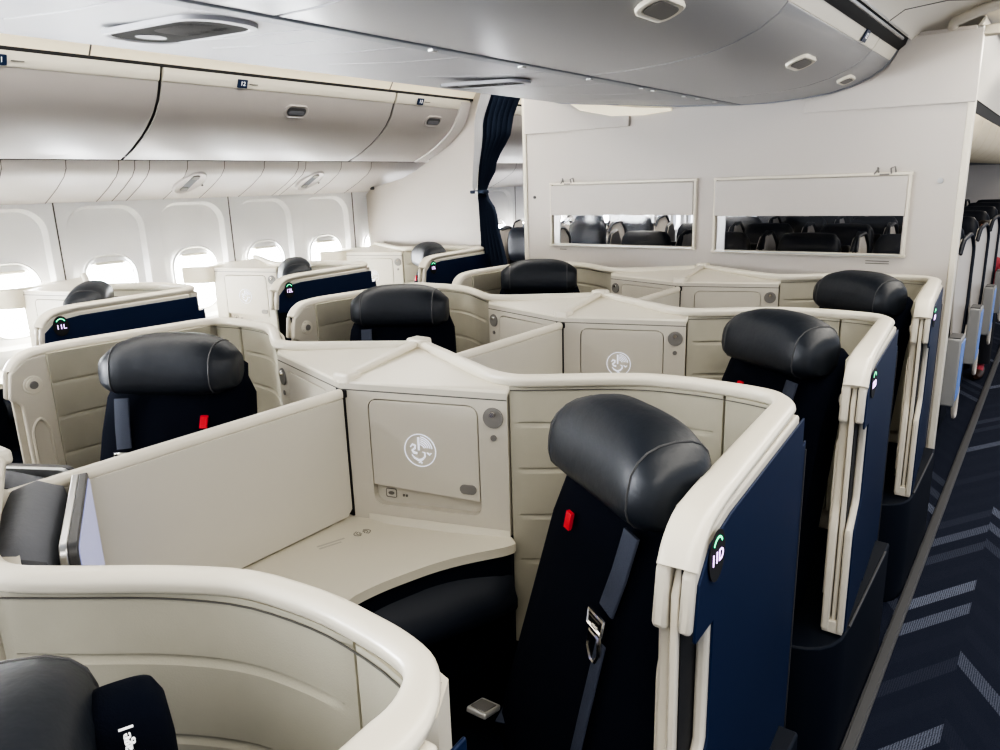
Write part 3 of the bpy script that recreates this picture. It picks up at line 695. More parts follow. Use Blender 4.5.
# ------------------------------------------------------------------ left overhead bins
BP = [(-3.272, 2.178), (-3.285, 2.150), (-3.300, 2.110), (-3.325, 2.060), (-3.365, 2.010), (-3.425, 1.960), (-3.50, 1.912), (-3.60, 1.862), (-3.72, 1.815)]
def bin_left(y0, y1, num, ly, hy, label):
    e = empty('overhead_bin', (0, 0, 0)); tag(e, label, 'overhead bin', 'left overhead bins')
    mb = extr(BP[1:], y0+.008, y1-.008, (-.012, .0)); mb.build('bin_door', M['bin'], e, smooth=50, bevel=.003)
    mb = extr([(-3.262, 2.188), (-3.268, 2.165), (-3.282, 2.135), (-3.290, 2.130)], y0+.008, y1-.008, (-.02, .0)); st = mb.build('label_rail', M['binstrip'], e, smooth=50, bevel=.002)
    mb = extr([(-3.30, 2.19), (-3.34, 2.06), (-3.5, 1.93), (-3.74, 1.83), (-4.0, 1.86), (-4.0, 2.3)], y0+.0, y1, (-.02, .01)); mb.build('bin_bucket', M['darkgrey'], e)
    dirv = Vector((-.012, 0, -.03)).normalized()
    if num:
        mb = MB(); c = Vector((-3.272, ly, 2.152)); ez = Vector((.45, 0, 1)).normalized(); mb.prism(plane(rrect(.052, .040, .002, 1), c, (0, 1, 0), ez), (.006, 0, -.002)); pl = mb.build('number_plate', M['label'], e)
        text(num, .028, c+Vector((.0075, 0, -.002)), (0, 1, 0), ez, M['white'], pl, 'number')
        mb = MB(); mb.box((-3.270, ly+.065, 2.152), (.006, .045, .003)); mb.build('label_mark', M['seam'], e)
    if hy:
        c = Vector((-3.334, hy, 2.049)); t = Vector((.62, 0, .78)).normalized(); nn = Vector((.78, 0, -.62)); c = c-nn*.001
        mb = MB(); mb.loft([[c+nn*h+Vector((0, a*s, 0))+t*(b*s) for a, b in rrect(.155, .075, .034, 5)] for s, h in ((1, -.01), (1, .005), (.9, .008), (.80, .004))], cap=True); hb = mb.build('latch_bezel', M['bin'], e, smooth=60)
        mb = MB(); mb.prism([c+nn*.0045+Vector((0, a, 0))+t*b for a, b in rrect(.120, .046, .020, 5)], nn*.002); mb.build('latch_recess', M['darkgrey'], hb)
        mb = MB(); mb.prism([c+nn*.006+Vector((0, a, 0))+t*(b-.005) for a, b in rrect(.100, .022, .010, 5)], nn*.003); mb.build('latch_paddle', M['softgrey'], hb)
    return e
bin_left(-.2, 1.93-.0, '11', 1.285, .9, 'left overhead bin at the top left edge of the photo')
bin_left(1.93, 3.40, '12', 2.34, 2.70, 'long left overhead bin with number 12 and one latch')
bin_left(3.40, 4.10, '13', 3.61, 3.79, 'short left overhead bin with number 13 beside the partition')
bin_left(4.25, 5.9, None, 0, 0, 'overhead bin seen through the gap behind the curtain')
bin_left(5.9, 7.6, None, 0, 0, 'second overhead bin behind the curtain, further aft')
bin_left(7.6, 9.3, None, 0, 0, 'third overhead bin behind the curtain, furthest aft')
# curved end cheek of the last bin
mb = MB(); mb.prism([(x+.012, 4.0, z-.004) for x, z in BP]+[(-3.74, 4.0, 1.86), (-3.34, 4.0, 2.17)], (0, .10, 0)); o = mb.build('bin_end_cheek', M['cove'], None); tag(o, 'pale curved end cheek closing the short left bin against the partition', 'bin end')
struct(extr([(-3.735, 1.8275), (-3.735, 1.812), (-3.745, 1.812)], -1.5, 4.12, (-.004, 0)).build('bin_shadow_strip', M['gap'], None))  # black strip standing in for the shadow line along the bin bottoms
# dark gap and warm cove above bins
struct(extr([(-3.262, 2.186), (-3.262, 2.2), (-3.30, 2.225)], -1.5, 14, (-.03, 0)).build('trim_4', M['gap'], None))
struct(extr([(-3.265, 2.198), (-3.235, 2.240), (-3.17, 2.285), (-3.05, 2.31)], -1.5, 14, (0, .02)).build('trim_5', M['warm'], None, smooth=60))
mb = MB()
for y in (1.62, 3.34, 5.0): mb.loft([[Vector((x+.002, yy, z-.002)) for x, z in ((-3.265, 2.198), (-3.235, 2.240), (-3.17, 2.285), (-3.05, 2.31))]+[Vector((x, yy, z+.01)) for x, z in ((-3.05, 2.31), (-3.17, 2.285), (-3.235, 2.240), (-3.265, 2.198))] for yy in (y-.003, y+.003)])
struct(mb.build('trim_6', M['seam'], None))
mb = MB(); mb.box((-2.65, 6.25, 2.325), (.9, 15.5, .02)); struct(mb.build('ceiling', M['aisleceil'], None))

# ------------------------------------------------------------------ centre ceiling unit
YE = 3.817
FLAT = [(-2.47, 2.22), (-2.46, 2.13), (-2.44, 2.098), (-2.38, 2.080), (-2.22, 2.062), (-1.995, 2.041)]
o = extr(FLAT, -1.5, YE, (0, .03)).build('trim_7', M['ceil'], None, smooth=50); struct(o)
# flat service panels between the seams, one per bay
bays = [-.6, .40, .80, 1.20, 1.33, 1.52, 1.75, 2.18, 2.60, 3.05, 3.45, YE]
for i in range(len(bays)-1):
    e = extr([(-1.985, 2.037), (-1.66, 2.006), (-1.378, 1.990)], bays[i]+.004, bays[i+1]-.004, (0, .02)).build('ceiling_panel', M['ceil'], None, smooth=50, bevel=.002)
    tag(e, 'flat grey-white service panel under the centre ceiling, %s' % ['at the near left edge', 'left of the recessed light unit', 'holding the large recessed unit', 'narrow strip just behind the recessed unit', 'narrow strip, second behind the recessed unit', 'third behind the recessed unit', 'fourth behind the recessed unit', 'holding the small light unit', 'just behind the small light unit', 'next to last before the bulkhead', 'last before the bulkhead'][i], 'ceiling panel', 'ceiling service panels')
o = extr([(-2.0, 2.045), (-1.66, 2.014), (-1.36, 1.998)], -1.5, YE, (0, .02)).build('trim_8', M['seam'], None); struct(o)
# grey rail with small clips
mb = MB(); mb.box((-1.355, 1.13, 1.988), (.042, 5.24, .016)); o = mb.build('ceiling_rail', M['rail'], None, bevel=.003); tag(o, 'long thin grey rail running along the centre ceiling', 'rail')
mb = MB()
for y in (1.55, 1.95, 2.35, 2.75, 2.85, 3.15, 3.3, 3.5): mb.box((-1.352, y, 1.980), (.018, .02, .010))
c_ = mb.build('rail_clips', M['chrome'], o, bevel=.002)
# recessed light unit, modelled flat; dark colour stands for the shade inside
def recess_unit(xc, yc, L, W, label, big=True):
    e = empty('ceiling_light_unit', (xc, yc, 2.006)); tag(e, label, 'light unit')
    dn = Vector((-.045, 0, -1)).normalized(); ex = Vector((1, 0, -.045)).normalized(); ey = Vector((0, 1, 0))
    R = rrect(L, W, min(L, W)*.42, 7)
    mb = MB(); mb.loft([[ex*(a*s)+ey*(b*s)+dn*h for a, b in R] for s, h in ((1.06, .0), (1.05, .010), (.96, .012), (.90, .004))], cap=False); mb.build('unit_frame', M['ceil'], e, smooth=60)
    mb = MB(); mb.loft([[ex*(a*s)+ey*(b*s)+dn*h for a, b in R] for s, h in ((.93, .0085), (.9, .0065))], cap=True); mb.build('recess', M['recess'], e)
    mb = MB(); q = [(-L*.27+a, b) for a, b in ellipse(W*.20, W*.20, 20)]; mb.loft([[ex*a+ey*b+dn*h for a, b in q] for h in (.006, .010)]); mb.build('lamp_eye', M['darkgrey'], e)
    mb = MB(); q = [(L*.12+a, b) for a, b in rrect(L*.45, W*.55, W*.2, 5)]; mb.loft([[ex*a+ey*b+dn*h for a, b in q] for h in (.006, .0085)]); mb.build('diffuser', M['softgrey'] if not big else mat('shaded_diffuser_grey', (.11, .105, .10), .95, spec=.05), e, bevel=.004)
    return e
recess_unit(-1.665, 1.035, .42, .175, 'large oval recessed light unit in the ceiling at top left')
recess_unit(-1.77, 2.31, .36, .11, 'small pale oval ceiling unit midway along the rail', big=False)
# right-hand centre bins
CB = [(-1.332, 1.984), (-1.20, 1.982), (-1.05, 1.988), (-.93, 2.000), (-.84, 2.021), (-.765, 2.050), (-.715, 2.082), (-.690, 2.108)]
def bin_centre(y0, y1, label, num=None, ly=0, hys=()):
    e = empty('overhead_bin', (0, 0, 0)); tag(e, label, 'overhead bin', 'centre overhead bins')
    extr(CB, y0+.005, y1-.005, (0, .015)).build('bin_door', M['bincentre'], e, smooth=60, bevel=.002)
    extr([(-.688, 2.112), (-.676, 2.130), (-.662, 2.154)], y0+.005, y1-.005, (-.02, .0)).build('label_rail', M['binstrip'], e, smooth=50, bevel=.002)
    if num:
        c = Vector((-.672, ly, 2.133)); ez = Vector((.5, 0, 1)).normalized(); mb = MB(); mb.prism(plane(rrect(.056, .042, .002, 1), c, (0, 1, 0), ez), (.005, 0, -.002)); pl = mb.build('number_plate', M['label'], e)
        text(num, .028, c+Vector((.0065, 0, -.002)), (0, 1, 0), ez, M['white'], pl, 'number')
    for hy, sc in hys:
        c = Vector((-.812, hy, 2.026)); t = Vector((.075, 0, .029)).normalized(); nn = Vector((t.z, 0, -t.x))
        mb = MB(); mb.loft([[c+nn*h+Vector((0, a*s*sc, 0))+t*(b*s*sc) for a, b in rrect(.165, .080, .036, 5)] for s, h in ((1, -.01), (1, .005), (.9, .008), (.8, .004))]); hb = mb.build('latch_bezel', M['rim'], e, smooth=60)
        mb = MB(); mb.prism([c+nn*.0045+Vector((0, a*sc, 0))+t*b*sc for a, b in rrect(.125, .050, .022, 5)], nn*.003); mb.build('latch_recess', M['grey'], hb)
    return e
bin_centre(-.6, 1.05, 'grey centre overhead bin above the camera, nearest one')
bin_centre(1.05, 2.30, 'big grey centre bin with a latch cut by the top edge', hys=((1.74, 1),))
bin_centre(2.30, 3.42, 'grey curved centre bin with latch and number plate before the bulkhead', '12', 3.20, ((2.90, 1),))
bin_centre(3.42, YE, 'short end section of the centre bin touching the bulkhead', None, 0, ((3.58, .75),))
struct(extr([(-.660, 2.150), (-.635, 2.17), (-.625, 2.20)], -1.5, 14, (-.03, .01)).build('trim_9', M['gap'], None))
mb = MB(); mb.tube([(-.630, -1.5, 2.180), (-.630, 3.7, 2.180)], .006, 6); mb.tube([(-.614, -1.5, 2.190), (-.614, 3.7, 2.190)], .005, 6); struct(mb.build('trim_10', M['chrome'], None))
struct(extr([(-.615, 2.185), (-.57, 2.228), (-.45, 2.262), (-.2, 2.275), (.3, 2.275), (.6, 2.24), (.68, 2.2)], -1.5, 14, (0, .02)).build('trim_11', M['aisleceil'], None, smooth=60))
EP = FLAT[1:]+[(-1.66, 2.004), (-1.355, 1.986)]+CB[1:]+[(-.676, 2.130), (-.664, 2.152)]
o = extr([(x, z-.004) for x, z in EP], YE-.028, YE-.002, (0, .02)).build('end_shadow_strip', M['rail'], None, smooth=60); struct(o)  # dark strip added to draw the shadow line where the unit meets the bulkhead
# transverse seams in aisle ceiling
mb = MB()
for y in (2.2, 3.3): mb.loft([[Vector((x, yy+(x+.6)*1.1, z-.002)) for x, z in ((-.615, 2.185), (-.57, 2.228), (-.45, 2.262), (-.2, 2.275))]+[Vector((x, yy+(x+.6)*1.1, z+.01)) for x, z in ((-.2, 2.275), (-.45, 2.262), (-.57, 2.228), (-.615, 2.185))] for yy in (y, y+.008)])
struct(mb.build('trim_12', M['seam'], None))

# ------------------------------------------------------------------ bulkhead with two windows
YB = 3.82
def bulk_wall():
    holes = [(-2.435, -1.572, 1.288, 1.46), (-1.435, -.578, 1.276, 1.455)]
    mb = MB(); th = .035
    def slab(x0, x1, z0, z1): mb.box(((x0+x1)/2, YB+th/2, (z0+z1)/2), (x1-x0, th, z1-z0))
    xl, xr = -2.625, -.38
    slab(xl, xr, 0, 1.276)
    slab(xl, -2.435, 1.276, 1.46); slab(-1.572, -1.435, 1.276, 1.46); slab(-.578, xr, 1.276, 1.46); slab(-2.435, -1.572, 1.276, 1.288); slab(-1.435, -.578, 1.455, 1.46)
    prof = [(xl, 1.46), (xr, 1.46), (xr, 2.215), (-.60, 2.215), (-.66, 2.19), (-.688, 2.125), (-.712, 2.09), (-.765, 2.05), (-.84, 2.021), (-.93, 2.0), (-1.05, 1.988), (-1.33, 1.984), (-1.66, 2.0), (-1.965, 2.03), (-2.2, 2.07), (-2.4, 2.125), (-2.42, 2.3), (xl, 2.3)]
    mb.prism([(x, YB, z) for x, z in prof], (0, th, 0))
    return mb
o = struct(bulk_wall().build('wall_back', M['bulk'], None, smooth=0))
mb = MB()
mb.prism([(x, YB-.014, z) for x, z in [(-.352, 1.915), (-.352, 2.20), (-.64, 2.20), (-.672, 2.125), (-.70, 2.080), (-.755, 2.042), (-.83, 2.012), (-.93, 1.991), (-1.035, 1.976), (-1.045, 1.922)]], (0, .013, 0))
o = mb.build('upper_cladding', M['bulk'], None, bevel=.003); tag(o, 'white cladding panel on the upper right of the bulkhead under the curved bin', 'cladding panel')
mb = MB(); mb.prism([(x, YB-.014, z) for x, z in [(-2.632, 1.925), (-1.945, 1.925), (-1.945, 1.985), (-2.2, 2.05), (-2.40, 2.11), (-2.42, 2.20), (-2.632, 2.20)]], (0, .013, 0))
o = mb.build('upper_cladding', M['bulk'], None, bevel=.003); tag(o, 'white cladding panel on the upper left of the bulkhead beside the curtain', 'cladding panel')
mb = MB(); mb.prism([(x, YB-.02, z) for x, z in [(-2.36, 2.10), (-2.15, 2.055), (-1.90, 2.018), (-1.70, 2.0), (-1.70, 1.985), (-1.86, 1.975), (-2.05, 1.985), (-2.25, 2.03)]], (0, .014, 0)); struct(mb.build('trim_13', M['warm'], None, bevel=.003))
mb = MB(); mb.box((-.366, YB+.0175, 1.08), (.028, .05, 2.2)); mb.box((-2.64, YB+.0175, 1.08), (.028, .05, 2.2)); struct(mb.build('trim_14', M['rim'], None, bevel=.006, seg=3))
for (x0, x1, z0, z1, zs, side) in ((-2.435, -1.572, 1.288, 1.625, 1.455, 'left'), (-1.435, -.578, 1.276, 1.625, 1.450, 'right')):
    e = empty('window_%d' % (31 if side == 'left' else 32), ((x0+x1)/2, YB, z0)); e['kind'] = 'structure'
    w = x1-x0
    mb = MB()
    for (cx, cz, dx, dz) in ((0, -.006, w+.05, .014), (-w/2-.014, (z1-z0)/2, .014, z1-z0+.02), (w/2+.014, (z1-z0)/2, .014, z1-z0+.02), (0, z1-z0+.010, w+.05, .014)): mb.box((cx, -.010, cz), (dx, .02, dz))
    mb.build('window_frame', M['rim'], e, bevel=.003)
    mb = MB(); mb.box((-.003, -.014, (zs+z1)/2-z0), (w+.02, .022, z1-zs)); mb.build('window_shade', M['bulk'], e, bevel=.003)
    mb = MB(); mb.box((0, .018, (zs-z0)/2), (w, .004, zs-z0)); mb.build('pane', M['glass'], e)
    mb = MB(); mb.box((-w/2+.022, -.004, (zs-z0)/2), (.040, .010, zs-z0)); mb.build('pane_edge', M['chrome'], e)
    mb = MB(); mb.box((0, -.022, -.004), (w, .006, .005)); mb.build('sill_lip', M['chrome'], e)
    bx = -w/2+.10 if side == 'left' else w/2-.09
    mb = MB()
    for s in (-1, 1):
        c = Vector((bx+s*.035, -.018, z1-z0+.022)); mb.tube([c+Vector((-.008, 0, -.012)), c+Vector((-.010*s, -.006, .012)), c+Vector((.006, -.006, .018)), c+Vector((.010, 0, -.006))], .004, 6)
    mb.tube([(bx-.02, -.02, z1-z0+.008), (bx+.02, -.02, z1-z0+.008)], .0035, 6)
    mb.build('latch', M['grey'], e)
    px = -w/2+.03 if side == 'left' else w/2-.12
    mb = MB()
    for k in range(2 if side == 'right' else 1):
        mb.box((px+.03, -.002, -.032-.011*k), (.10 if side == 'right' else .045, .003, .004))
    mb.build('placard_print', M['print'], e)
mb = MB(); mb.prism(plane(ellipse(.012, .012, 16), (-.448, YB-.006, 1.60), (1, 0, 0), (0, 0, 1)), (0, .006, 0)); o = mb.build('wall_stud', M['chrome'], None); tag(o, 'small round metal stud near the right edge of the bulkhead', 'stud', None)
mb = MB(); mb.prism(plane(ellipse(.009, .009, 16), (-2.575, YB-.006, 1.56), (1, 0, 0), (0, 0, 1)), (0, .006, 0)); o = mb.build('wall_stud', M['darkgrey'], None); tag(o, 'small dark round stud near the left edge of the bulkhead', 'stud', None)
# header track at top right
mb = MB(); mb.tube(roundpath([(-.47, YB+.02, 2.215), (-.46, YB-.02, 2.235), (-.30, YB-.22, 2.25), (.10, YB-.45, 2.25)], .12, 5), .020, 10)
o = mb.build('curtain_track', M['aisleceil'], None, smooth=60); tag(o, 'beige curved curtain track at top right above the aisle', 'curtain track')
mb = MB(); mb.box((-.40, YB+.05, 2.205), (.09, .05, .022)); o = mb.build('track_bracket', M['chrome'], None, bevel=.004); tag(o, 'small bracket where the curtain track meets the bulkhead corner', 'bracket')
mb = MB(); mb.box((.12, YB+.12, 2.205), (.98, .06, .04)); struct(mb.build('trim_15', M['rim'], None, bevel=.005))

# ------------------------------------------------------------------ left partition
YP = 4.125
pp = [(-4.355, 0), (-4.355, 1.60), (-4.31, 1.632), (-4.22, 1.660), (-4.05, 1.690), (-3.94, 1.715), (-3.84, 1.750), (-3.70, 1.815), (-3.60, 1.870), (-3.50, 1.930), (-3.42, 1.995), (-3.36, 2.060), (-3.32, 2.120), (-3.30, 2.20), (-3.30, 2.31), (-3.115, 2.31), (-3.20, 1.6), (-3.20, 0)]
pp[-3:] = [(-3.19, 2.31), (-3.215, 1.6), (-3.215, 0)]
mb = MB(); mb.prism([(x, YP, z) for x, z in pp], (0, .035, 0)); struct(mb.build('wall_left_partition', M['bulk'], None, bevel=.004, smooth=0))
mb = MB(); mb.box((-4.27, YP-.01, 1.645), (.03, .02, .025)); o = mb.build('partition_hook', M['darkgrey'], None, bevel=.004); tag(o, 'tiny dark hook on the upper left corner of the white side partition', 'hook')

# curtain
def curtain():
    e = empty('curtain'); tag(e, 'navy curtain gathered and tied back beside the white side partition', 'curtain')
    def sheet(x0f, x1f, y, folds, amp, zs, ph=0):
        mb = MB(); n = folds*8; L = []
        for z in zs:
            a, b = x0f(z), x1f(z); row = []
            for i in range(n+1):
                t = i/n; row.append(Vector((a+(b-a)*t, y+amp(z)*math.sin(2*PI*folds*t+ph), z)))
            L.append(row+[p+Vector((0, .006, 0)) for p in reversed(row)])
        mb.loft(L); return mb
    def ip(tab):
        def f(z):
            for (z0, v0), (z1, v1) in zip(tab, tab[1:]):
                if z <= z1: t = (z-z0)/(z1-z0); t = t*t*(3-2*t); return v0+(v1-v0)*t
            return tab[-1][1]
        return f
    zs = [.02+2.27*i/40 for i in range(41)]
    L0 = ip([(0, -3.20), (1.2, -3.205), (1.60, -3.215), (2.0, -3.17), (2.3, -3.08)])
    R0 = ip([(0, -2.95), (1.05, -2.98), (1.45, -3.06), (1.60, -3.145), (1.75, -3.06), (2.0, -2.92), (2.3, -2.80)])
    A = ip([(0, .035), (1.5, .02), (1.62, .014), (1.9, .03), (2.3, .04)])
    sheet(L0, R0, YP-.045, 6, A, zs).build('curtain_panel', M['curtain'], e, smooth=80)
    L1 = ip([(1.60, -3.215), (2.0, -3.18), (2.3, -3.10)]); R1 = ip([(1.60, -3.18), (2.0, -3.115), (2.3, -3.01)])
    sheet(L1, R1, YP-.105, 4, ip([(1.6, .008), (2.3, .02)]), [1.62+.67*i/20 for i in range(21)]).build('curtain_lining', M['lining'], e, smooth=80)
    mb = MB(); mb.box((-3.18, YP-.075, 1.598), (.12, .06, .022)); mb.build('tie_band', M['curtain'], e, bevel=.006)
    mb = MB(); mb.box((-3.225, YP-.085, 1.605), (.028, .016, .036)); mb.box((-3.18, YP-.105, 1.590), (.022, .01, .022)); mb.build('tie_buckle', M['chrome'], e, bevel=.003)
curtain()

# ------------------------------------------------------------------ economy cabin beyond
def make_econ():
    root = empty('cabin_seat')
    W = .235
    mb = MB(); lo = []
    for z, w, y, t in ((.40, W, .10, .10), (.6, W, .13, .09), (.85, W, .17, .08), (1.02, W*.96, .20, .07), (1.12, W*.85, .215, .06), (1.16, W*.6, .225, .05)):
        lo.append([(x*w, y-.015*(1-x*x)+.02*abs(x)**4, z) for x in (-1, -.8, -.4, 0, .4, .8, 1)]+[(x*w, y+t, z) for x in (1, .5, 0, -.5, -1)])
    mb.loft(lo); mb.build('backrest', M['econ'], root, smooth=60)
    mb = MB(); lo = []
    for z, w, t in ((1.03, .155, .03), (1.045, .175, .055), (1.10, .185, .065), (1.20, .185, .065), (1.26, .172, .055), (1.295, .145, .035), (1.30, .11, .015)):
        lo.append([(a*w, .185+b*t-.03*a*a, z) for a, b in [(math.copysign(abs(math.cos(q))**.5, math.cos(q)), math.copysign(abs(math.sin(q))**.7, math.sin(q))) for q in [2*PI*i/24 for i in range(24)]]])
    mb.loft(lo); mb.build('headrest', M['econ'], root, smooth=60)
    for s in (-1, 1):
        mb = MB(); pl = [(.20, .55), (.13, .80), (.08, 1.02), (.085, 1.20), (.13, 1.275), (.26, 1.30), (.33, 1.22), (.335, .9), (.30, .55)]
        lo = [[Vector((s*(.228+.16*max(0, y)+th), y, z)) for y, z in pl] for th in (0, .014)]
        mb.loft(lo); sh_ = mb.build('side_shell', M['shell'], root, smooth=30, bevel=.003)
        mb = MB(); mb.tube(roundpath([Vector(p)+Vector((s*.002, .004, 0)) for p in lo[1]][3:], .03, 3), .013, 6); mb.build('edge_cushion', M['econ'], sh_, smooth=60)
    mb = MB(); mb.prism([(x, .27, z) for x, z in [(-.24, .5), (.24, .5), (.24, 1.1), (.20, 1.22), (-.20, 1.22), (-.24, 1.1)]], (0, .05, 0)); mb.build('back_shell', M['econ'], root, bevel=.01)
    mb = MB(); mb.box((0, -.12, .42), (.46, .50, .13)); mb.build('seat_cushion', M['econ'], root, bevel=.03, seg=3)
    mb = MB(); mb.box((0, -.05, .18), (.40, .36, .35)); mb.build('seat_base', M['navydark'], root, bevel=.01)
    mb = MB(); mb.box((-.03, .155, .93), (.03, .006, .016)); mb.build('accent_tag', M['red'], root)
    for s in (-1, 1):
        mb = MB(); mb.box((s*.262, -.10, .63), (.05, .42, .05)); mb.build('armrest', M['shell'], root, bevel=.012, seg=2)
    return root
ec = make_econ(); first = [True]; aisle_seats = []
COLX = [-.68, -1.22, -1.76, -2.30]; LX = [-3.47, -4.0]
cw = {-.68: 'on the right aisle', -1.22: 'second from the right aisle', -1.76: 'third from the right aisle', -2.30: 'fourth from the right aisle', -3.47: 'on the aisle behind the curtain', -4.0: 'by the window behind the curtain'}
rw = ['first row behind the bulkhead', 'second row', 'third row', 'fourth row', 'fifth row', 'sixth row', 'seventh row']
for r in range(7):
    for x in COLX+(LX if r < 3 else []):
        y = 4.62+.96*r+(.25 if x < -3 else 0)
        t = ec if first[0] else dup(ec, (x, y, 0)); t.location = (x, y, 0); first[0] = False
        tag(t, 'navy seat with pale shells, %s, %s' % (rw[r], cw[x]), 'seat', 'seats of the cabin behind the bulkhead')
        if x == COLX[0]: aisle_seats.append(t)
# aisle-side monitor boxes on the right column
def make_box():
    root = empty('armrest_unit')
    mb = MB(); mb.prism([(-.030, y, z) for y, z in [(-.08, .56), (.10, .56), (.11, .88), (-.06, .88)]], (.060, 0, 0)); mb.build('unit_body', M['softsilver'], root, bevel=.008)
    mb = MB(); mb.prism([(.030, y, z) for y, z in [(-.066, .59), (.085, .59), (.093, .86), (-.046, .86)]], (.003, 0, 0)); mb.build('side_panel', M['lightblue'], root)
    mb = MB(); mb.prism([(-.024, y, z) for y, z in [(-.047, .878), (.08, .878), (.08, .885), (-.047, .885)]], (.048, 0, 0)); mb.build('top_plate', M['darkgrey'], root)
    mb = MB(); mb.tube(roundpath([(.024, -.06, .58), (.030, -.03, .49), (.030, .06, .49), (.026, .10, .62)], .03, 3), .008, 6); mb.build('lower_bracket', M['shell'], root, smooth=60)
    return root
bx0 = make_box(); nb = 0
for t in aisle_seats:
    b_ = bx0 if nb == 0 else bx0.copy()
    if nb: COL.objects.link(b_)
    b_.parent = t; b_.location = (.345, -.60, 0); b_['label'] = 'silver armrest unit with pale blue side'
    if nb:
        for c in list(bx0.children):
            d = c.copy(); COL.objects.link(d); d.parent = b_
    nb += 1
# economy centre bins
EB = [(-.74, 1.705), (-.66, 1.705), (-.60, 1.73), (-.535, 1.79), (-.500, 1.87), (-.485, 1.955)]
for r in range(12):
    y0 = 4.0+.62*r
    e = extr(EB, y0+.008, y0+.612, (-.02, .02)).build('overhead_bin', M['warmbin'], None, smooth=60, bevel=.003)
    tag(e, 'cream curved overhead bin over the far right aisle, %s from the bulkhead' % ['first', 'second', 'third', 'fourth', 'fifth', 'sixth', 'seventh', 'eighth', 'ninth', 'tenth', 'eleventh', 'twelfth'][r], 'overhead bin', 'bins beyond the bulkhead')
struct(extr([(x-.008, z+.008) for x, z in EB], 3.9, 14, (-.02, .02)).build('trim_21', M['gap'], None))
struct(extr([(-2.5, 1.71), (-.72, 1.71)], 3.9, 14, (0, .02)).build('trim_16', M['softgrey'], None))
struct(extr([(-.50, 1.955), (-.485, 2.03)], 3.9, 14, (-.03, 0)).build('trim_17', M['gap'], None))
struct(extr([(-.48, 2.03), (-.44, 2.12), (-.36, 2.24)], 3.9, 14, (0, .02)).build('trim_18', M['aisleceil'], None))
mb = MB(); mb.prism([(-4.5, 13.9, 0), (1.6, 13.9, 0), (1.6, 13.9, 2.5), (-4.5, 13.9, 2.5)], (0, .05, 0)); struct(mb.build('wall_far', M['bulk'], None))

# seated passenger far down the aisle
def person():
    e = empty('person'); tag(e, 'seated passenger in pink top and dark trousers, far down the right aisle', 'person')
    V = [(0, 0, .50), (0, .04, .72), (0, .06, .93), (0, .05, 1.04), (0, .03, 1.12), (0, .0, 1.22), (.17, .04, .96), (.20, -.10, .74), (.12, -.30, .72), (-.17, .04, .96), (-.20, -.10, .74), (-.10, -.30, .72),
         (.10, -.02, .50), (.12, -.44, .52), (.13, -.48, .10), (.14, -.60, .05), (-.10, -.02, .50), (-.12, -.44, .52), (-.12, -.46, .10), (-.13, -.58, .05)]
    Ed = [(0, 1), (1, 2), (2, 3), (3, 4), (4, 5), (2, 6), (6, 7), (7, 8), (2, 9), (9, 10), (10, 11), (0, 12), (12, 13), (13, 14), (14, 15), (0, 16), (16, 17), (17, 18), (18, 19)]
    rad = [.14, .13, .13, .055, .07, .085, .06, .042, .032, .06, .042, .032, .09, .065, .04, .035, .09, .065, .04, .035]
    me = bpy.data.meshes.new('body'); me.from_pydata(V, Ed, []); o = bpy.data.objects.new('body', me); COL.objects.link(o); o.parent = e
    sk = o.modifiers.new('skin', 'SKIN'); ss = o.modifiers.new('sub', 'SUBSURF'); ss.levels = 1; ss.render_levels = 2
    for i, r in enumerate(rad): me.skin_vertices[0].data[i].radius = (r, r*.9)
    me.skin_vertices[0].data[0].use_root = True
    me.materials.append(M['pink'])
    for s in (-1, 1):
        mb = MB(); mb.loft([[Vector((s*.13+a*w, y+0*b, z+b*h)) for a, b in ellipse(.05, .05, 12)] for y, z, w, h in ((-.40, .055, .5, .6), (-.46, .06, .9, 1.), (-.56, .05, 1., .8), (-.66, .04, .85, .6), (-.70, .035, .4, .4))]); mb.build('shoe', M['brown'], e, smooth=60)
        mb = MB(); mb.tube([(s*.10, -.02, .52), (s*.12, -.44, .53), (s*.125, -.48, .12)], .083, 10); mb.build('trouser_leg', M['trouser'], e, smooth=60)
    mb = MB(); mb.loft([[Vector((a*s, .0+b*s*1.1+.0, z)) for a, b in ellipse(.075, .085, 16)] for z, s in ((1.10, .5), (1.14, .85), (1.20, 1.), (1.27, .98), (1.32, .7), (1.335, .3))]); hd = mb.build('head', M['skin'], e, smooth=60)
    mb = MB(); mb.loft([[Vector((a*s, .02+b*s*1.08, z)) for a, b in ellipse(.085, .092, 16)] for z, s in ((1.22, .95), (1.28, 1.02), (1.33, .8), (1.35, .4))]); mb.build('hair', M['hair'], hd, smooth=60)
    mb = MB(); mb.loft([[Vector((a*w, -.088-q, 1.20+b)) for a, b in ellipse(.012, .02, 8)] for w, q in ((1, 0), (.6, .015))]); mb.build('nose', M['skin'], hd)
    return e
pe = person(); pe.location = (-.52, 7.5, 0); pe.scale = (.91, .91, .91)

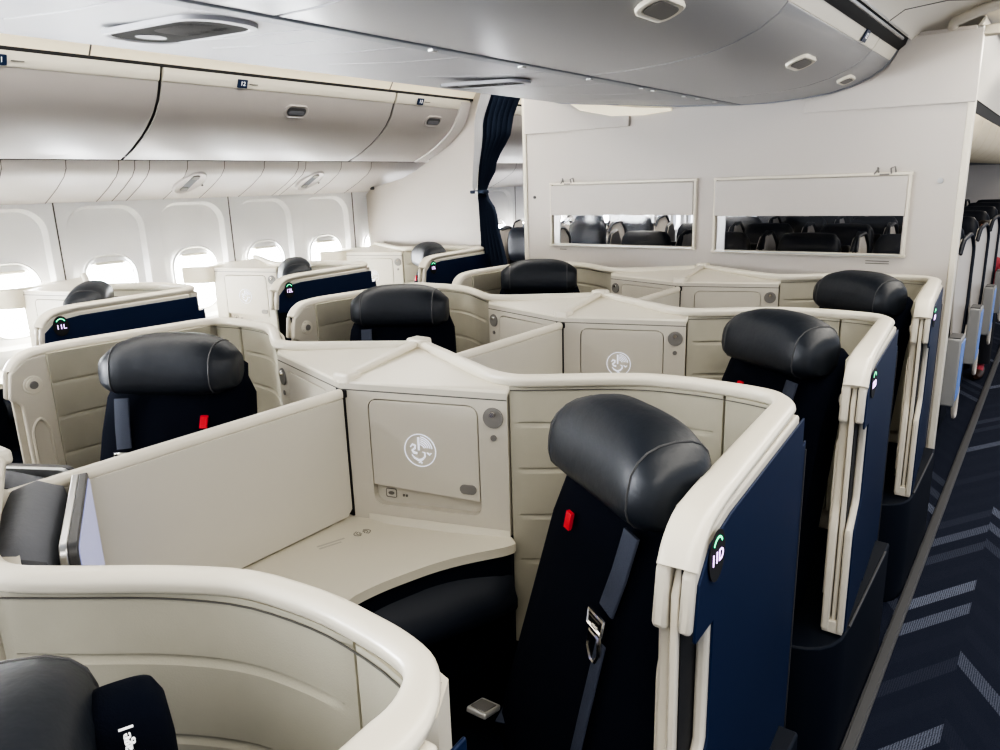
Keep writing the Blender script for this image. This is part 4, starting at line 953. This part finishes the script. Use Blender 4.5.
# ------------------------------------------------------------------ words on the bolster
zt = 1.1
ob = Vector((.3615, .40, 1.0))
text('over | No stowage |', .0130, (-.105+.984*.0405, .521+.174*.0405, 1.192), (0, 0, 1), (.174, -.984, 0), M['white'], seat10, 'printed_words', .0012, 'RIGHT')

# ------------------------------------------------------------------ lights, world, camera
def area(name, loc, rot, sx, sy, power, col=(1, 1, 1)):
    l = bpy.data.lights.new(name, 'AREA'); l.shape = 'RECTANGLE'; l.size = sx; l.size_y = sy; l.energy = power; l.color = col
    o = bpy.data.objects.new(name, l); COL.objects.link(o); o.location = loc; o.rotation_euler = [math.radians(a) for a in rot]; return o
area('daylight_through_windows', (-5.3, 2.4, .95), (0, -97, 0), 2.6, 12, 3000, (.93, .96, 1))
area('left_aisle_cove_light', (-2.85, 3.0, 2.30), (0, 0, 0), .25, 9, 34, (1, .96, .90))
area('right_aisle_fill_light', (-.05, 2.0, 2.26), (0, 0, 0), .4, 7, 34, (1, .95, .86))  # unseen fill lamp added above the near aisle
area('rear_cabin_light', (-.05, 9., 2.25), (0, 0, 0), .4, 8, 16, (1, .93, .82))
area('rear_left_light', (-2.85, 9., 2.28), (0, 0, 0), .3, 7, 36, (1, .97, .92))
w = bpy.data.worlds.new('world'); SC.world = w; w.use_nodes = True
w.node_tree.nodes['Background'].inputs[0].default_value = (.86, .90, 1, 1); w.node_tree.nodes['Background'].inputs[1].default_value = .55

cam = bpy.data.cameras.new('camera'); co = bpy.data.objects.new('camera', cam); COL.objects.link(co)
yw, pt, rl = 0.64608281, 0.25100678, 0.03130476
cy, sy, cp, sp, cr, sr = math.cos(yw), math.sin(yw), math.cos(pt), math.sin(pt), math.cos(rl), math.sin(rl)
f = Vector((-sy*cp, cy*cp, -sp)); rt = Vector((cy, sy, 0)); dn = f.cross(rt)
a = rt*cr+dn*sr; b = -rt*sr+dn*cr
mt = Matrix((a, -b, -f)).transposed().to_4x4(); mt.translation = Vector((0, 0, 1.64)); co.matrix_world = mt
cam.sensor_width = 36; cam.lens = 36*741.5/1000; cam.clip_start = .02; cam.clip_end = 100
SC.camera = co
SC.view_settings.view_transform = 'AgX'; SC.view_settings.look = 'AgX - High Contrast'; SC.view_settings.exposure = .9
